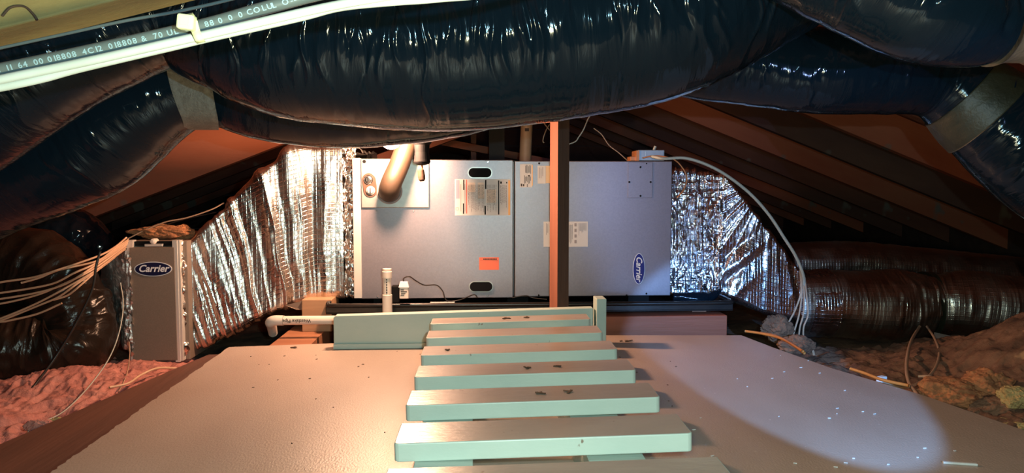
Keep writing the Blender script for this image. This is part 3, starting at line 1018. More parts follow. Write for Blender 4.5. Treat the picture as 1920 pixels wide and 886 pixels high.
a, b_ = U(150, 416, Y=2.70), U(560, 258, Y=2.70)
d = (b_ - a).normalized()
n_ = Vector((-d.z, 0, d.x)) * 0.19
a2_, b2_ = a - d * 0.9, b_ + d * 0.05
MB().extr([(q.x, q.z) for q in (a2_, b2_, b2_ + n_, a2_ + n_)], 2.70, 2.738).build('sloping_timber', M['rafter0'], label='wide red stained timber sloping up behind the silver foil duct at left', cat='timber')
# braces above furnace
for nm, p0, p1, wd, lab in (('brace', (800, 268, 2.95), (900, 232, 2.95), 0.045, 'reddish diagonal brace above the furnace left of the dark post'),
                            ('brace', (885, 276, 3.3), (1010, 300, 3.3), 0.03, 'faint diagonal brace low behind the furnace top')):
    a, b_ = U(p0[0], p0[1], Y=p0[2]), U(p1[0], p1[1], Y=p1[2])
    d = (b_ - a).normalized()
    n_ = Vector((-d.z, 0, d.x)) * wd / 2
    a, b_ = a - d * 0.3, b_ + d * 0.2
    MB().extr([(q.x, q.z) for q in (a - n_, b_ - n_, b_ + n_, a + n_)], a.y, a.y + 0.038).build(nm, M['rafter'], label=lab, cat='brace')

# ------------------------------------------------------------------ FOIL TRANSITIONS


def loft(rings, n_len, n_front, disp, y_depth, name, m, parent, corner=0.02, **kw):
    """rings: list of (px, topy, boty, Yfront). Builds a duct with front, top, back, bottom faces"""
    R_ = np.array(rings, float)
    t = np.linspace(0, 1, n_len)
    src = np.linspace(0, 1, len(R_))
    xs_ = (R_[:, 0] - R_[0, 0]) / (R_[-1, 0] - R_[0, 0])
    par = np.interp(t, np.linspace(0, 1, len(R_)), np.linspace(0, 1, len(R_)))
    C = np.stack([np.interp(t, xs_, R_[:, k]) for k in range(4)], 1)
    nf, nt_, nb = n_front, n_front // 3, 14
    V = []
    UVs = []
    for px, ty, by, Yf in C:
        a = U(px, ty, Y=Yf)
        b = U(px, by, Y=Yf)
        x, z1, z0 = a.x, a.z, b.z
        yb = Yf + y_depth
        ring = []
        c_ = min(corner, (z1 - z0) * 0.2)
        # start bottom back -> bottom front corner -> front up -> top corner -> top back -> back down
        for s in np.linspace(1, 0, nt_, endpoint=False):
            ring.append((x, Yf + c_ + s * (y_depth - c_), z0))
        for q in np.linspace(0, PI / 2, 6, endpoint=False):
            ring.append((x, Yf + c_ - c_ * math.sin(q), z0 + c_ - c_ * math.cos(q)))
        for s in np.linspace(0, 1, nf, endpoint=False):
            ring.append((x, Yf, z0 + c_ + s * (z1 - z0 - 2 * c_)))
        for q in np.linspace(0, PI / 2, 6, endpoint=False):
            ring.append((x, Yf + c_ - c_ * math.cos(q), z1 - c_ + c_ * math.sin(q)))
        for s in np.linspace(0, 1, nt_, endpoint=False):
            ring.append((x, Yf + c_ + s * (y_depth - c_), z1))
        for s in np.linspace(0, 1, nb + 1):
            ring.append((x, yb, z1 + s * (z0 - z1)))
        V.append(ring)
    P = np.array(V)
    n, k = P.shape[:2]
    du = np.gradient(P, axis=0)
    dv = np.gradient(P, axis=1)
    # smoothed normals
    Nn = np.cross(dv, du)
    Nn /= np.maximum(np.linalg.norm(Nn, axis=2, keepdims=True), 1e-9)
    cen = P.mean(axis=1, keepdims=True)
    sgn = np.sign(((P - cen) * Nn).sum(-1, keepdims=True))
    sgn[sgn == 0] = 1
    Nn = Nn * np.sign(sgn.mean())
    X, Y_ = PJ(P.reshape(-1, 3))
    D = disp(P, X.reshape(n, k), Y_.reshape(n, k))
    P2 = P + Nn * D[..., None]
    arc = np.cumsum(np.linalg.norm(np.diff(P, axis=1, prepend=P[:, :1]), axis=2), axis=1)
    uv = np.stack([P[..., 0], arc], -1)
    P2[:, -1] = P2[:, 0]
    return finish(name, P2.reshape(-1, 3), grid_faces(n, k), m, parent, smooth=True, uvs=uv.reshape(-1, 2), **kw)


def disp_left(P, X, Y):
    t = np.clip((612 - X) / 400, 0, 0.62)
    c = X - (Y - 300) * t
    wob = 6 * vnoise(st(X / 60, Y / 60), 3)
    f = fbm(st((c + wob) / 34, Y / 420), 2, 5, ridged=True)
    amp = 0.5 + 0.5 * np.clip(vnoise(st(c / 50, Y / 130), 8) + 0.4, 0, 1)
    e = 0.013 * f * amp
    e += 0.0009 * fbm(st(X / 14, Y / 22), 3, 21, ridged=True)
    e += 0.006 * vnoise(st(X / 110, Y / 150), 31)
    return e


fl = thing('supply_plenum', 'silver foil-faced transition duct tapering from furnace down to the filter cabinet', 'duct', U(500, 590, Y=2.2))
rings = [(641, 273, 556, 2.105), (600, 272, 559, 2.10), (578, 272, 562, 2.09), (541, 275, 575, 2.07), (508, 303, 586, 2.06), (453, 352, 611, 2.06), (404, 401, 634, 2.055), (347, 458, 662, 2.05)]
loft(rings, 260, 190, disp_left, 0.55, 'foil_wrap', M['foil'], fl, corner=0.018)


def disp_crumple(P, X, Y):
    return 0.010 * fbm(st(X / 16, Y / 26, 1.0), 4, 77, ridged=True) + 0.004 * vnoise(st(X / 7, Y / 8), 5)


loft([(666, 276, 556, 2.125), (655, 276, 556, 2.115), (640, 272, 558, 2.112)], 50, 220, disp_crumple, 0.5, 'foil_collar', M['foil_tape'], fl, corner=0.01, label='crumpled foil tape collar against the furnace')
# bunch of crumpled foil at top by the flange
# flap at lower right of the foil
fp = MB()
fp.v = [U(534, 572, Y=2.05), U(580, 560, Y=2.06), U(566, 580, Y=2.045), U(556, 580, Y=2.04), U(535, 573, Y=2.056), U(580, 561, Y=2.066), U(566, 581, Y=2.051), U(556, 581, Y=2.046)]
fp.f = [[0, 1, 2, 3], [7, 6, 5, 4], [0, 4, 5, 1], [1, 5, 6, 2], [2, 6, 7, 3], [3, 7, 4, 0]]
fp.build('loose_flap', M['foil_dusty'], fl)

# right transition


def disp_right(P, X, Y):
    w1 = np.clip((1362 - X) / 14, 0, 1)
    crum = 0.014 * fbm(st(X / 24, Y / 70, 1.0), 3, 17, ridged=True) + 0.003 * fbm(st(X / 10, Y / 16), 2, 9, ridged=True)
    # fan of creases from lower left towards upper right, plus a vertical crease fan at 1445
    q = np.arctan2(Y - 330, X - 1445)
    fan = 0.004 * fbm(st(q * 9, X / 300), 2, 44, ridged=True)
    c = (X - 1350) * 0.75 + (Y - 540)
    dg = 0.006 * np.exp(-((c + 25) / 10) ** 2) - 0.005 * np.exp(-((c + 5) / 9) ** 2) + 0.005 * np.exp(-((c - 28) / 11) ** 2) - 0.0055 * np.exp(-((c + 52) / 10) ** 2)
    dg = dg * np.clip((1460 - X) / 60, 0, 1)
    sm = fan + dg + 0.0007 * fbm(st(X / 12, Y / 14), 2, 12, ridged=True)
    return w1 * crum + (1 - w1) * sm


rp = thing('return_plenum', 'silver foil-faced transition duct sloping down right from the furnace', 'duct', U(1400, 600, Y=2.3))
rings = [(1258, 318, 556, 2.13), (1300, 320, 556, 2.13), (1345, 323, 553, 2.12), (1362, 327, 554, 2.11), (1395, 368, 568, 2.10), (1428, 411, 586, 2.10), (1470, 465, 597, 2.11), (1508, 515, 600, 2.12)]
loft(rings, 260, 190, disp_right, 0.5, 'foil_wrap', M['foil_cool'], rp, corner=0.015)
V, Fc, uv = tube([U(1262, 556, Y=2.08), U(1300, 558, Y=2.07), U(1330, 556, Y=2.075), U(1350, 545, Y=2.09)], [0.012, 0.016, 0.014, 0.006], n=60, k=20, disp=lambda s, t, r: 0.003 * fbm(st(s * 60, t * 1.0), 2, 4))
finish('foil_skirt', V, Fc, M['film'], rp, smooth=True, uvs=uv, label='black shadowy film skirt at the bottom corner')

# round foil ducts on right


def ring_disp(amp, freq, seed, pinch=()):
    def f(s, t, r):
        d = amp * fbm(st(s * freq, np.cos(t) * 1.2 + 5, np.sin(t) * 1.2 + 9), 3, seed, ridged=True)
        return d
    return f


def duct_r(s, t, r):
    d = 0.0024 * fbm(st(s * 55, np.cos(t) * 1.0 + 5, np.sin(t) * 1.0), 2, 61, ridged=True)
    d += 0.009 * vnoise(st(s * 9, np.cos(t) * 1.5 + 3, np.sin(t) * 1.5), 14)
    d += 0.006 * fbm(st(s * 22, t * 1.6), 3, 91, ridged=True) * np.exp(-((s - 0.37) / 0.10) ** 2)
    return d


fd = thing('round_foil_duct', 'dull silver round flex duct running right from the foil transition', 'duct', U(1700, 640, Y=2.3))
pd = [U(1480, 568, Y=2.25), U(1510, 568, Y=2.25), U(1580, 568, Y=2.25), U(1680, 570, Y=2.25), U(1745, 571, Y=2.25), U(1810, 573, Y=2.22), U(1920, 585, Y=2.2), U(2080, 590, Y=2.2)]
rd = [0.092, 0.098, 0.105, 0.107, 0.096, 0.106, 0.106, 0.106]
V, Fc, uv = tube(pd, rd, n=420, k=120, disp=duct_r)
finish('foil_jacket', V, Fc, M['foil_dusty'], fd, smooth=True, uvs=uv)
V, Fc, uv = tube(pd, rd, n=40, k=60, s_range=(0.035, 0.115), dr=0.004, disp=lambda s, t, r: 0.004 * fbm(st(s * 40, t * 3.0), 3, 7, ridged=True))
finish('foil_tape_collar', V, Fc, M['foil_cool'], fd, smooth=True, uvs=uv, label='bright crumpled foil tape collar')
V, Fc, uv = tube(pd, rd, n=20, k=60, s_range=(0.425, 0.455), dr=0.006)
finish('tie_strap', V, Fc, M['strap_green'], smooth=True, uvs=uv, label='dull strap cinched around the round foil duct above the cable loop', cat='strap')
pd2 = [U(1470, 500, Y=2.62), U(1600, 497, Y=2.62), U(1720, 508, Y=2.62), U(1850, 520, Y=2.62), U(2050, 540, Y=2.62)]
V, Fc, uv = tube(pd2, [0.085] * 5, n=200, k=80, disp=lambda s, t, r: 0.004 * fbm(st(s * 14, t * 1.2), 3, 71, ridged=True))
finish('round_foil_duct', V, Fc, M['foil_dusty'], smooth=True, uvs=uv, label='second brownish round duct half hidden behind the first at right', cat='duct')

# ------------------------------------------------------------------ FILTER CABINET
fc = thing('filter_cabinet', 'tall narrow taupe metal filter cabinet left of the foil duct', 'cabinet', U(290, 676, Y=2.0))
YC = 2.0
A, B = U(244, 678, Y=YC), U(345, 452, Y=YC)
MB().box(A.x, B.x, YC + 0.02, YC + 0.5, A.z, B.z).build('cabinet', M['taupe'], fc, bevel=0.002)
panel('door', 249, 463, 327, 676, YC - 0.004, YC + 0.019, M['taupe'], fc, 0.002)
panel('top_slot', 253, 452, 322, 461, YC + 0.006, YC + 0.0195, M['black'], fc, 0)
panel('latch_plate', 271, 457, 304, 462, YC - 0.003, YC + 0.006, M['white_edge'], fc, 0.0005)
c = U(287, 452, Y=YC)
MB().lathe(c, (0, -1, 0), [(-0.02, 0.007), (0, 0.0075), (0.004, 0.0065), (0.006, 0.003)]).build('latch_knob', M['pvc'], fc)
panel('edge_flange', 245, 450, 248, 678, YC - 0.003, YC + 0.02, M['white_edge'], fc, 0)
panel('edge_flange', 329.5, 450, 331.5, 678, YC - 0.003, YC + 0.02, M['white_edge'], fc, 0)
panel('edge_flange', 334, 450, 336.5, 676, YC - 0.001, YC + 0.02, M['white_edge'], fc, 0)
e_ = oval(287, 504, 68, 27, YC - 0.0052, YC - 0.0039, M['logo_white'], fc, 'emblem')
oval(287, 504, 64.5, 24.5, YC - 0.0056, YC - 0.0051, M['navy'], e_, 'emblem_field')
c = U(287, 503.5, Y=YC - 0.006)
place_text('lettering', 'Carrier', 0.0255, c, (1, 0, 0), (0, 0, 1), M['logo_white'], e_, shear=0.3, bold=0.0005)
# foil strips either side
loft([(347, 455, 664, 2.03), (340, 455, 666, 2.015), (337, 452, 676, 2.01)], 20, 120, disp_crumple, 0.2, 'foil_edge', M['foil_tape'], fl, corner=0.008, label='bright foil tape edge against the filter cabinet')


def disp_fl(P, X, Y):
    return 0.009 * fbm(st(X / 9, Y / 26), 3, 55, ridged=True)


loft([(246, 462, 672, 1.995), (228, 470, 655, 2.01), (205, 487, 590, 2.05), (188, 500, 560, 2.10)], 60, 120, disp_fl, 0.3, 'foil_adapter', M['foil_matte'], label='crinkled silver foil adapter left of the filter cabinet', cat='duct', parent=None, corner=0.008)

# ------------------------------------------------------------------ BLACK DUCTS


def wrinkles(seed, length, n, th_c, th_w, hgt=(0.002, 0.005)):
    g = np.random.default_rng(seed)
    s0 = g.uniform(0, length, n)
    tc_ = th_c + g.normal(0, th_w, n)
    tw = g.uniform(0.12, 0.42, n)
    wd = g.uniform(0.0018, 0.0048, n)
    hh = g.uniform(hgt[0], hgt[1], n) * g.choice([1, 1, -0.7], n)
    sl = g.normal(0, 0.018, n)
    cv = g.normal(0, 0.02, n)

    def f(S, T, R_):
        o = np.zeros_like(S)
        ax = S[:, 0]
        for a, b, c_, w_, h_, k_, q_ in zip(s0, tc_, tw, wd, hh, sl, cv):
            m_ = np.abs(ax - a) < 0.06
            if not m_.any():
                continue
            tt = T[m_] - b
            tt = (tt + PI) % (2 * PI) - PI
            cen = a + k_ * tt + q_ * tt * tt + 0.004 * np.sin(tt * 9 + a * 50)
            o[m_] += h_ * np.exp(-np.abs((S[m_] - cen) / w_) ** 1.6) * np.exp(-(tt / c_) ** 2)
        o += 0.0040 * vnoise(st(S * 7, np.cos(T) * 1.2 + 4, np.sin(T) * 1.2), seed)
        am = 0.5 + 0.5 * np.cos(T - th_c)
        o += 0.0022 * am * fbm(st(S * 26, np.cos(T) * 1.1 + 4, np.sin(T) * 1.1), 2, seed + 5, ridged=True)
        return o
    return f


# with ref Z and paths running left to right, theta 3*pi/2 or pi/2 faces the camera; N = T x B
FRONT = PI / 2  # T=+x, B=+z -> N = x cross z = -y (towards camera)


def duct(name, pts, radii, n, k, seed, nw, th_c, th_w, m, label, hgt=(0.002, 0.005)):
    P_ = [U(x, y, Y=Y) for x, y, Y in pts]
    L_ = sum((P_[i + 1] - P_[i]).length for i in range(len(P_) - 1))
    V, Fc, uv = tube(P_, radii, n=n, k=k, disp=wrinkles(seed, L_, int(nw * 1.5), th_c, th_w, hgt))
    return finish(name, V, Fc, m, smooth=True, uvs=uv, label=label, cat='duct'), P_


A_pts = [(-420, 370, 1.12), (-200, 262, 1.10), (0, 150, 1.08), (150, 65, 1.08), (310, 2, 1.09), (420, 30, 1.10), (560, 56, 1.10), (850, 60, 1.10), (1100, 33, 1.10), (1280, -5, 1.10), (1500, -110, 1.16), (1700, -215, 1.30)]
A_r = [.105, .10, .097, .092, .090, .105, .128, .139, .139, .133, .122, .122]
duct('flexible_duct', A_pts, A_r, 1700, 200, 5, 280, FRONT - 0.12, 0.34, M['film'], 'largest shiny black flex duct sagging across the top centre', (0.0016, 0.0042))
B_pts = [(-330, 430, 1.40), (-150, 380, 1.40), (0, 322, 1.38), (100, 285, 1.37), (180, 250, 1.37), (270, 190, 1.36), (350, 160, 1.36), (415, 158, 1.37), (530, 171, 1.38), (700, 166, 1.40), (900, 135, 1.42), (1050, 92, 1.56), (1160, 70, 1.80)]
B_r = [.115, .115, .108, .108, .106, .092, .079, .079, .093, .104, .108, .110, .110]
duct('flexible_duct', B_pts, B_r, 700, 140, 9, 60, FRONT - 0.05, 0.5, M['film'], 'black flex duct behind the largest one, hung on a grey strap at left', (0.0016, 0.004))
C_pts = [(1190, 95, 1.38), (1250, 110, 1.39), (1400, 122, 1.38), (1550, 132, 1.36), (1650, 133, 1.36), (1760, 148, 1.36), (1850, 215, 1.34), (1980, 320, 1.30), (2150, 420, 1.28)]
C_r = [.045, .062, .072, .080, .080, .070, .085, .10, .10]
duct('flexible_duct', C_pts, C_r, 500, 120, 14, 60, FRONT - 0.15, 0.4, M['film'], 'black flex duct at upper right with an olive band, under another duct', (0.0014, 0.0035))
D_pts = [(1350, -190, .98), (1500, -100, .93), (1620, -48, .90), (1740, 2, .88), (1830, 28, .88), (1900, 25, .88), (2000, 30, .88), (2200, 120, .88)]
D_r = [.068, .067, .070, .070, .060, .053, .066, .075]
duct('flexible_duct', D_pts, D_r, 420, 120, 23, 45, FRONT - 0.1, 0.4, M['film'], 'nearest black flex duct crossing the top right corner', (0.0014, 0.0035))

# straps on ducts


def band(name, pts, radii, s0, s1, dr, m, label, k=60, n=24, tilt=0.0):
    P_ = [U(x, y, Y=Y) for x, y, Y in pts]
    V, Fc, uv = tube(P_, radii, n=n, k=k, s_range=(s0, s1), dr=dr, disp=lambda s, t, r: 0.0012 * fbm(st(s * 80, t * 2), 2, 3))
    return finish(name, V, Fc, m, smooth=True, uvs=uv, label=label, cat='strap')


band('hanging_strap', C_pts, C_r, 0.605, 0.67, 0.005, M['strap_green'], 'olive strap wrapped round the black duct at upper right')
band('hanging_strap', D_pts, D_r, 0.60, 0.70, 0.005, M['strap_tan'], 'tan strap wrapped round the duct in the top right corner')

# grey hanging strap around duct B: ribbon with thickness
rows = [((305, 385), 60, 1.33), ((308, 388), 100, 1.285), ((312, 393), 130, 1.278), ((320, 398), 165, 1.275), ((332, 404), 200, 1.282), ((342, 409), 225, 1.30), ((345, 410), 240, 1.335), ((345, 410), 243, 1.37), ((343, 408), 232, 1.43), ((340, 400), 160, 1.47), ((330, 395), 60, 1.45)]
S_ = spline([(r_[0][0], r_[1], r_[2], r_[0][1]) for r_ in rows], 60)
V = []
for a_, y_, Y_, b_2 in S_:
    for off in (0.0, 0.0025):
        yy = Y_ + (off if Y_ < 1.36 else -off)
        row = []
        for q in np.linspace(0, 1, 6):
            row.append(tuple(U(a_ + (b_2 - a_) * q, y_, Y=yy)))
        V.append(row)
V = np.array(V)
Vf, Vb = V[0::2], V[1::2]
n1, k1 = Vf.shape[:2]
allV = np.vstack([Vf.reshape(-1, 3), Vb.reshape(-1, 3)])
fs_ = grid_faces(n1, k1) + [[q + n1 * k1 for q in reversed(f)] for f in grid_faces(n1, k1)]
for i in range(n1 - 1):
    for c_ in (0, k1 - 1):
        fs_.append([i * k1 + c_, (i + 1) * k1 + c_, (i + 1) * k1 + c_ + n1 * k1, i * k1 + c_ + n1 * k1])
finish('hanging_strap', allV, fs_, M['strap'], smooth=True, label='wide grey woven strap holding up the black duct at upper left', cat='strap')

# crumpled left ducts


def pleat(s, t, r):
    d = 0.013 * fbm(st(s * 15, np.cos(t) * 0.7 + 2, np.sin(t) * 0.7), 3, 33, ridged=True)
    d += 0.005 * fbm(st(s * 40, np.cos(t) * 1.4 + 2, np.sin(t) * 1.4), 2, 38, ridged=True)
    d += 0.008 * vnoise(st(s * 7, np.cos(t) + 3, np.sin(t)), 2)
    return d


cd_pts = [(-120, 480, 2.02), (0, 505, 2.0), (72, 508, 1.98), (122, 552, 1.96), (146, 620, 1.95), (110, 655, 1.93), (0, 658, 1.90), (-120, 665, 1.88)]
V, Fc, uv = tube([U(x, y, Y=Y) for x, y, Y in cd_pts], [.112, .108, .090, .080, .088, .092, .095, .098], n=420, k=120, disp=pleat, ref=(0, 1, 0.0))
finish('crumpled_duct', V, Fc, M['film_dull'], smooth=True, uvs=uv, label='crumpled dusty black duct bending back left of the filter cabinet', cat='duct')
V, Fc, uv = tube([U(x, y, Y=Y) for x, y, Y in ((20, 440, 2.35), (80, 435, 2.35), (130, 440, 2.35), (165, 470, 2.37), (175, 520, 2.4))], [.05, .068, .075, .065, .05], n=160, k=80, disp=pleat, ref=(0, 1, 0))
finish('crumpled_duct', V, Fc, M['film'], smooth=True, uvs=uv, label='small shiny black pleated duct behind the crumpled one at far left', cat='duct')

# ------------------------------------------------------------------ INSULATION


def field(name, x0, x1, y0, y1, nx, ny, hfun, m, label, cat='insulation'):
    X, Y = np.meshgrid(np.linspace(x0, x1, nx), np.linspace(y0, y1, ny), indexing='ij')
    Z = hfun(X, Y)
    V = np.stack([X, Y, Z], -1).reshape(-1, 3)
    return finish(name, V, grid_faces(nx, ny), m, smooth=True, label=label, cat=cat, kind='stuff')


def h_pink(X, Y):
    z = -0.085 + 0.030 * fbm(st(X * 6, Y * 6), 4, 3) + 0.010 * fbm(st(X * 34, Y * 34), 3, 8, ridged=True)
    z += 0.04 * np.exp(-((X + 0.98) / 0.13) ** 2 - ((Y - 1.78) / 0.15) ** 2)
    z -= 0.03 * np.exp(-((Y - 1.5 - 0.05 * np.sin(X * 20)) / 0.03) ** 2)
    # tuck under joist
    return np.where(X > -0.76, np.minimum(z, -0.03), z)


field('pink_insulation', -1.5, -0.70, 0.7, 2.1, 260, 320, h_pink, M['pink'], 'fluffy pink glass wool insulation along the left edge of the deck')


def h_far(X, Y):
    return -0.10 + 0.03 * fbm(st(X * 4, Y * 4), 4, 13)


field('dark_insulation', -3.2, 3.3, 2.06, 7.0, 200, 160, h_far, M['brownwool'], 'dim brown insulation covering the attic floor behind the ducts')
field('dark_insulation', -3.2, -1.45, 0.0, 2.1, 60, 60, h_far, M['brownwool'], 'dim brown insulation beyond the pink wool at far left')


def h_right(X, Y):
    z = -0.085 + 0.028 * fbm(st(X * 5, Y * 5), 4, 23) + 0.012 * fbm(st(X * 24, Y * 24), 3, 28, ridged=True)
    z += 0.20 * np.exp(-((X - 1.42) / 0.22) ** 2 - ((Y - 1.62) / 0.30) ** 2)
    ed = 0.72 + (1.964 - Y) * 0.235
    return np.where(X < ed + 0.03, np.minimum(z, -0.03), z)


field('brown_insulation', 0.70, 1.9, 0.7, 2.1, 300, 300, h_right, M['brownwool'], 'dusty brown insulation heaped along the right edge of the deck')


def tuft(px, py, Y, r, m, label, seed, sq=(1, 1, 0.7)):
    bm = bmesh.new()
    bmesh.ops.create_icosphere(bm, subdivisions=6, radius=1.0)
    V = np.array([tuple(v.co) for v in bm.verts])
    Fc = [[v.index for v in f.verts] for f in bm.faces]
    bm.free()
    d = 1 + 0.45 * fbm(V * 1.5 + seed, 3, seed) + 0.16 * fbm(V * 5, 4, seed + 3) + 0.05 * fbm(V * 18, 2, seed + 4)
    c_ = np.array(U(px, py, Y=Y))
    V = V * d[:, None] * np.array(sq) * r + c_
    return finish('insulation_tuft', V, Fc, m, smooth=True, label=label, cat='insulation', kind='stuff')


tuft(1790, 742, 1.50, 0.055, M['orangewool'], 'orange wool tuft at the deck edge right of the cable loop', 3, (1.3, 1, 0.6))
tuft(1850, 730, 1.52, 0.050, M['orangewool'], 'pale orange wool tuft on the brown heap at right', 6, (1.1, 1, 0.8))
tuft(1862, 765, 1.46, 0.045, M['brownwool'], 'brown wool lump below the pale orange tuft', 9, (1.6, 1, 0.6))
tuft(1905, 745, 1.42, 0.028, M['yellowwool'], 'small yellow wool tuft at the right edge of the frame', 12)
tuft(1910, 800, 1.36, 0.035, M['yellowwool'], 'yellow-green wool scrap low at the right edge of the frame', 14, (1.3, 1, 0.4))
tuft(1455, 614, 2.02, 0.036, M['brownwool'], 'brown wool lump at the foot of the hanging wires', 19, (1.2, 0.8, 1.0))
tuft(1495, 646, 1.95, 0.034, M['brownwool'], 'dusty wool lump just beyond the deck corner under the wires', 25, (1.4, 0.8, 0.7))
tuft(110, 792, 1.42, 0.014, M['yellowwool'], 'small yellow wool clump lying on the pink insulation', 30, (1.5, 1, 0.8))
tuft(75, 798, 1.40, 0.016, M['pink'], 'small pale pink wool clump next to the yellow one', 34, (1.5, 1, 0.8))
tuft(300, 434, 2.08, 0.034, M['orangewool'], 'orange wool strip lying on top of the filter cabinet', 41, (2.3, 0.8, 0.5))
tuft(345, 436, 2.10, 0.022, M['orangewool'], 'orange wool clump between filter cabinet and foil duct', 43, (1.2, 0.8, 1.0))
# grey plastic scrap
A = U(1782, 640, Y=2.03)
MB().prism([(A.x - 0.05, 2.0, A.z - 0.022), (A.x + 0.075, 1.98, A.z - 0.014), (A.x + 0.06, 2.05, A.z - 0.006), (A.x - 0.03, 2.06, A.z + 0.0)],
           [(A.x - 0.05, 2.0, A.z - 0.018), (A.x + 0.075, 1.98, A.z - 0.010), (A.x + 0.05, 2.05, A.z + 0.004), (A.x - 0.03, 2.06, A.z + 0.022)]).build('plastic_scrap', M['plastic_grey'], label='grey scrap of plastic under the round foil duct', cat='scrap')

# ------------------------------------------------------------------ near beam top-left
nb = thing('near_beam', 'pale mottled board end in the top left corner above the cables', 'beam', U(60, 20, Y=0.80))
bt = [U(-260, 118, Y=0.78), U(0, 54, Y=0.78), U(130, 22, Y=0.78), U(330, -28, Y=0.78), U(330, -190, Y=0.78), U(-260, -60, Y=0.78)]
MB().extr([(p.x, p.z) for p in bt], 0.78, 0.84).build('board', M['wood_pale'], nb, bevel=0.002)
c0 = [U(4, 30, Y=0.777), U(20, 14, Y=0.777), U(45, 12, Y=0.777), U(62, 26, Y=0.777), U(70, 38, Y=0.777)]
V, Fc, uv = tube(c0, [0.0012] * 5, n=30, k=6, ref=(0, 1, 0))
finish('pencil_mark', V, Fc, M['debris'], nb, smooth=True, uvs=uv)

# ------------------------------------------------------------------ CABLES top-left
Yc = 0.55


def cpts(l, Y):
    return [U(x, y, Y=Y) for x, y in l]


cond = thing('printed_cable', 'thick grey printed cable above the white cables at top left', 'cable', U(0, 131, Y=Yc + .01))
cl = cpts([(-150, 160), (0, 131), (150, 100), (320, 62), (400, 43), (480, 20), (560, -2), (700, -40), (1100, -170)], Yc + 0.01)
V, Fc, uv = tube(cl, [0.0048] * len(cl), n=160, k=24, ref=(0, 0, 1))
finish('jacket', V, Fc, M['cable_grey'], cond, smooth=True, uvs=uv)
# lettering along the cable, character by character
S_ = spline([tuple(p) for p in cl], 400)
Q_, s_ = resample(S_, 400)
T_, B_, N__ = frames(Q_)
cx = 0.012
allv, allf = [], []
for ch in "0108 CB148 0.1 11 64 00 018808 4C12 018808 & 70 UL CE  88 0 0 0 COLUL O-- UL 12 018808 75C":
    if ch == ' ':
        cx += 0.0032
        continue
    V, Fc = text_mesh(ch, 0.0060, extr=0.00015, align='LEFT', bold=0.0001)
    if len(V) == 0:
        continue
    wdt = V[:, 0].max() + 0.0008
    i = int(np.searchsorted(s_, cx))
    if i >= 398:
        break
    e = np.array(EYE) - Q_[i]
    e -= (e @ T_[i]) * T_[i]
    e /= np.linalg.norm(e)
    y = np.cross(e, T_[i])
    o_ = Q_[i] + e * 0.00475 + y * 0.0002
    n0 = sum(len(q) for q in allv)
    allv.append(o_ + V[:, :1] * T_[i] + V[:, 1:2] * y * 0.9 + V[:, 2:3] * e)
    allf += [[q + n0 for q in f] for f in Fc]
    cx += wdt
finish('printing', np.vstack(allv), allf, M['print_blue'], cond, kind='stuff')
c1 = cpts([(-150, 184), (0, 149), (150, 118), (320, 80), (400, 62), (560, 25), (640, 8), (720, -6), (850, -30), (1200, -120)], Yc)
wire('white_cable', c1, 0.0032, M['cable_white'], 'upper of the two white cables under the grey printed cable', 'cable', n=150, k=14)
c2 = cpts([(-150, 192), (0, 164), (80, 147), (150, 128), (320, 88), (400, 69), (560, 33), (640, 13), (740, 3), (820, -3), (950, -20), (1250, -100)], Yc + 0.004)
wire('white_cable', c2, 0.0030, M['cable_white'], 'lower white cable, parting from the other at the left edge', 'cable', n=150, k=14)
wire('thin_cable', cpts([(-100, 112), (0, 90), (120, 64), (230, 40), (330, 22), (420, 2), (520, -25)], 0.62), 0.0013, M['cable_grey'], 'thin dark cable strung above the grey printed cable', 'cable', n=100)
zt_ = thing('cable_tie', 'ivory nylon cable tie clamping the cables at top left', 'cable tie', U(360, 60, Y=0.54))
c = U(350, 42, Y=0.535)
MB().box(-0.0058, 0.0058, -0.004, 0.004, -0.0052, 0.0052, Matrix.Translation(c) @ Matrix.Rotation(0.12, 4, 'Y')).build('head', M['tie'], zt_, bevel=0.0016)
mb = MB()
mb.box(-0.0028, 0.0028, -0.0046, -0.0040, -0.0026, 0.0026, Matrix.Translation(c) @ Matrix.Rotation(0.12, 4, 'Y'))
mb.build('head_slot', M['tie'], zt_)
rw = [(362, 40, 0.536, 0), (366, 55, 0.538, 0), (370, 66, 0.5425, 0), (375, 76, 0.545, 0), (378, 80, 0.553, 0), (374, 74, 0.566, 0), (362, 40, 0.570, 0), (354, 26, 0.562, 0), (352, 28, 0.54, 0)]
S_ = spline(rw, 40)
V = []
for x, y, Y_, _ in S_:
    for a_ in (-8, 8):
        V.append(U(x + a_, y - a_ * 0.22, Y=Y_))
    for a_ in (8, -8):
        V.append(U(x + a_, y - a_ * 0.22 + (2 if Y_ > 0.556 else 0), Y=Y_ + (0.0008 if Y_ < 0.556 else -0.0008)))
fs_ = []
for i in range(len(S_) - 1):
    for j in range(4):
        fs_.append([i * 4 + j, i * 4 + (j + 1) % 4, (i + 1) * 4 + (j + 1) % 4, (i + 1) * 4 + j])
finish('band', V, fs_, M['tie'], zt_, smooth=True)

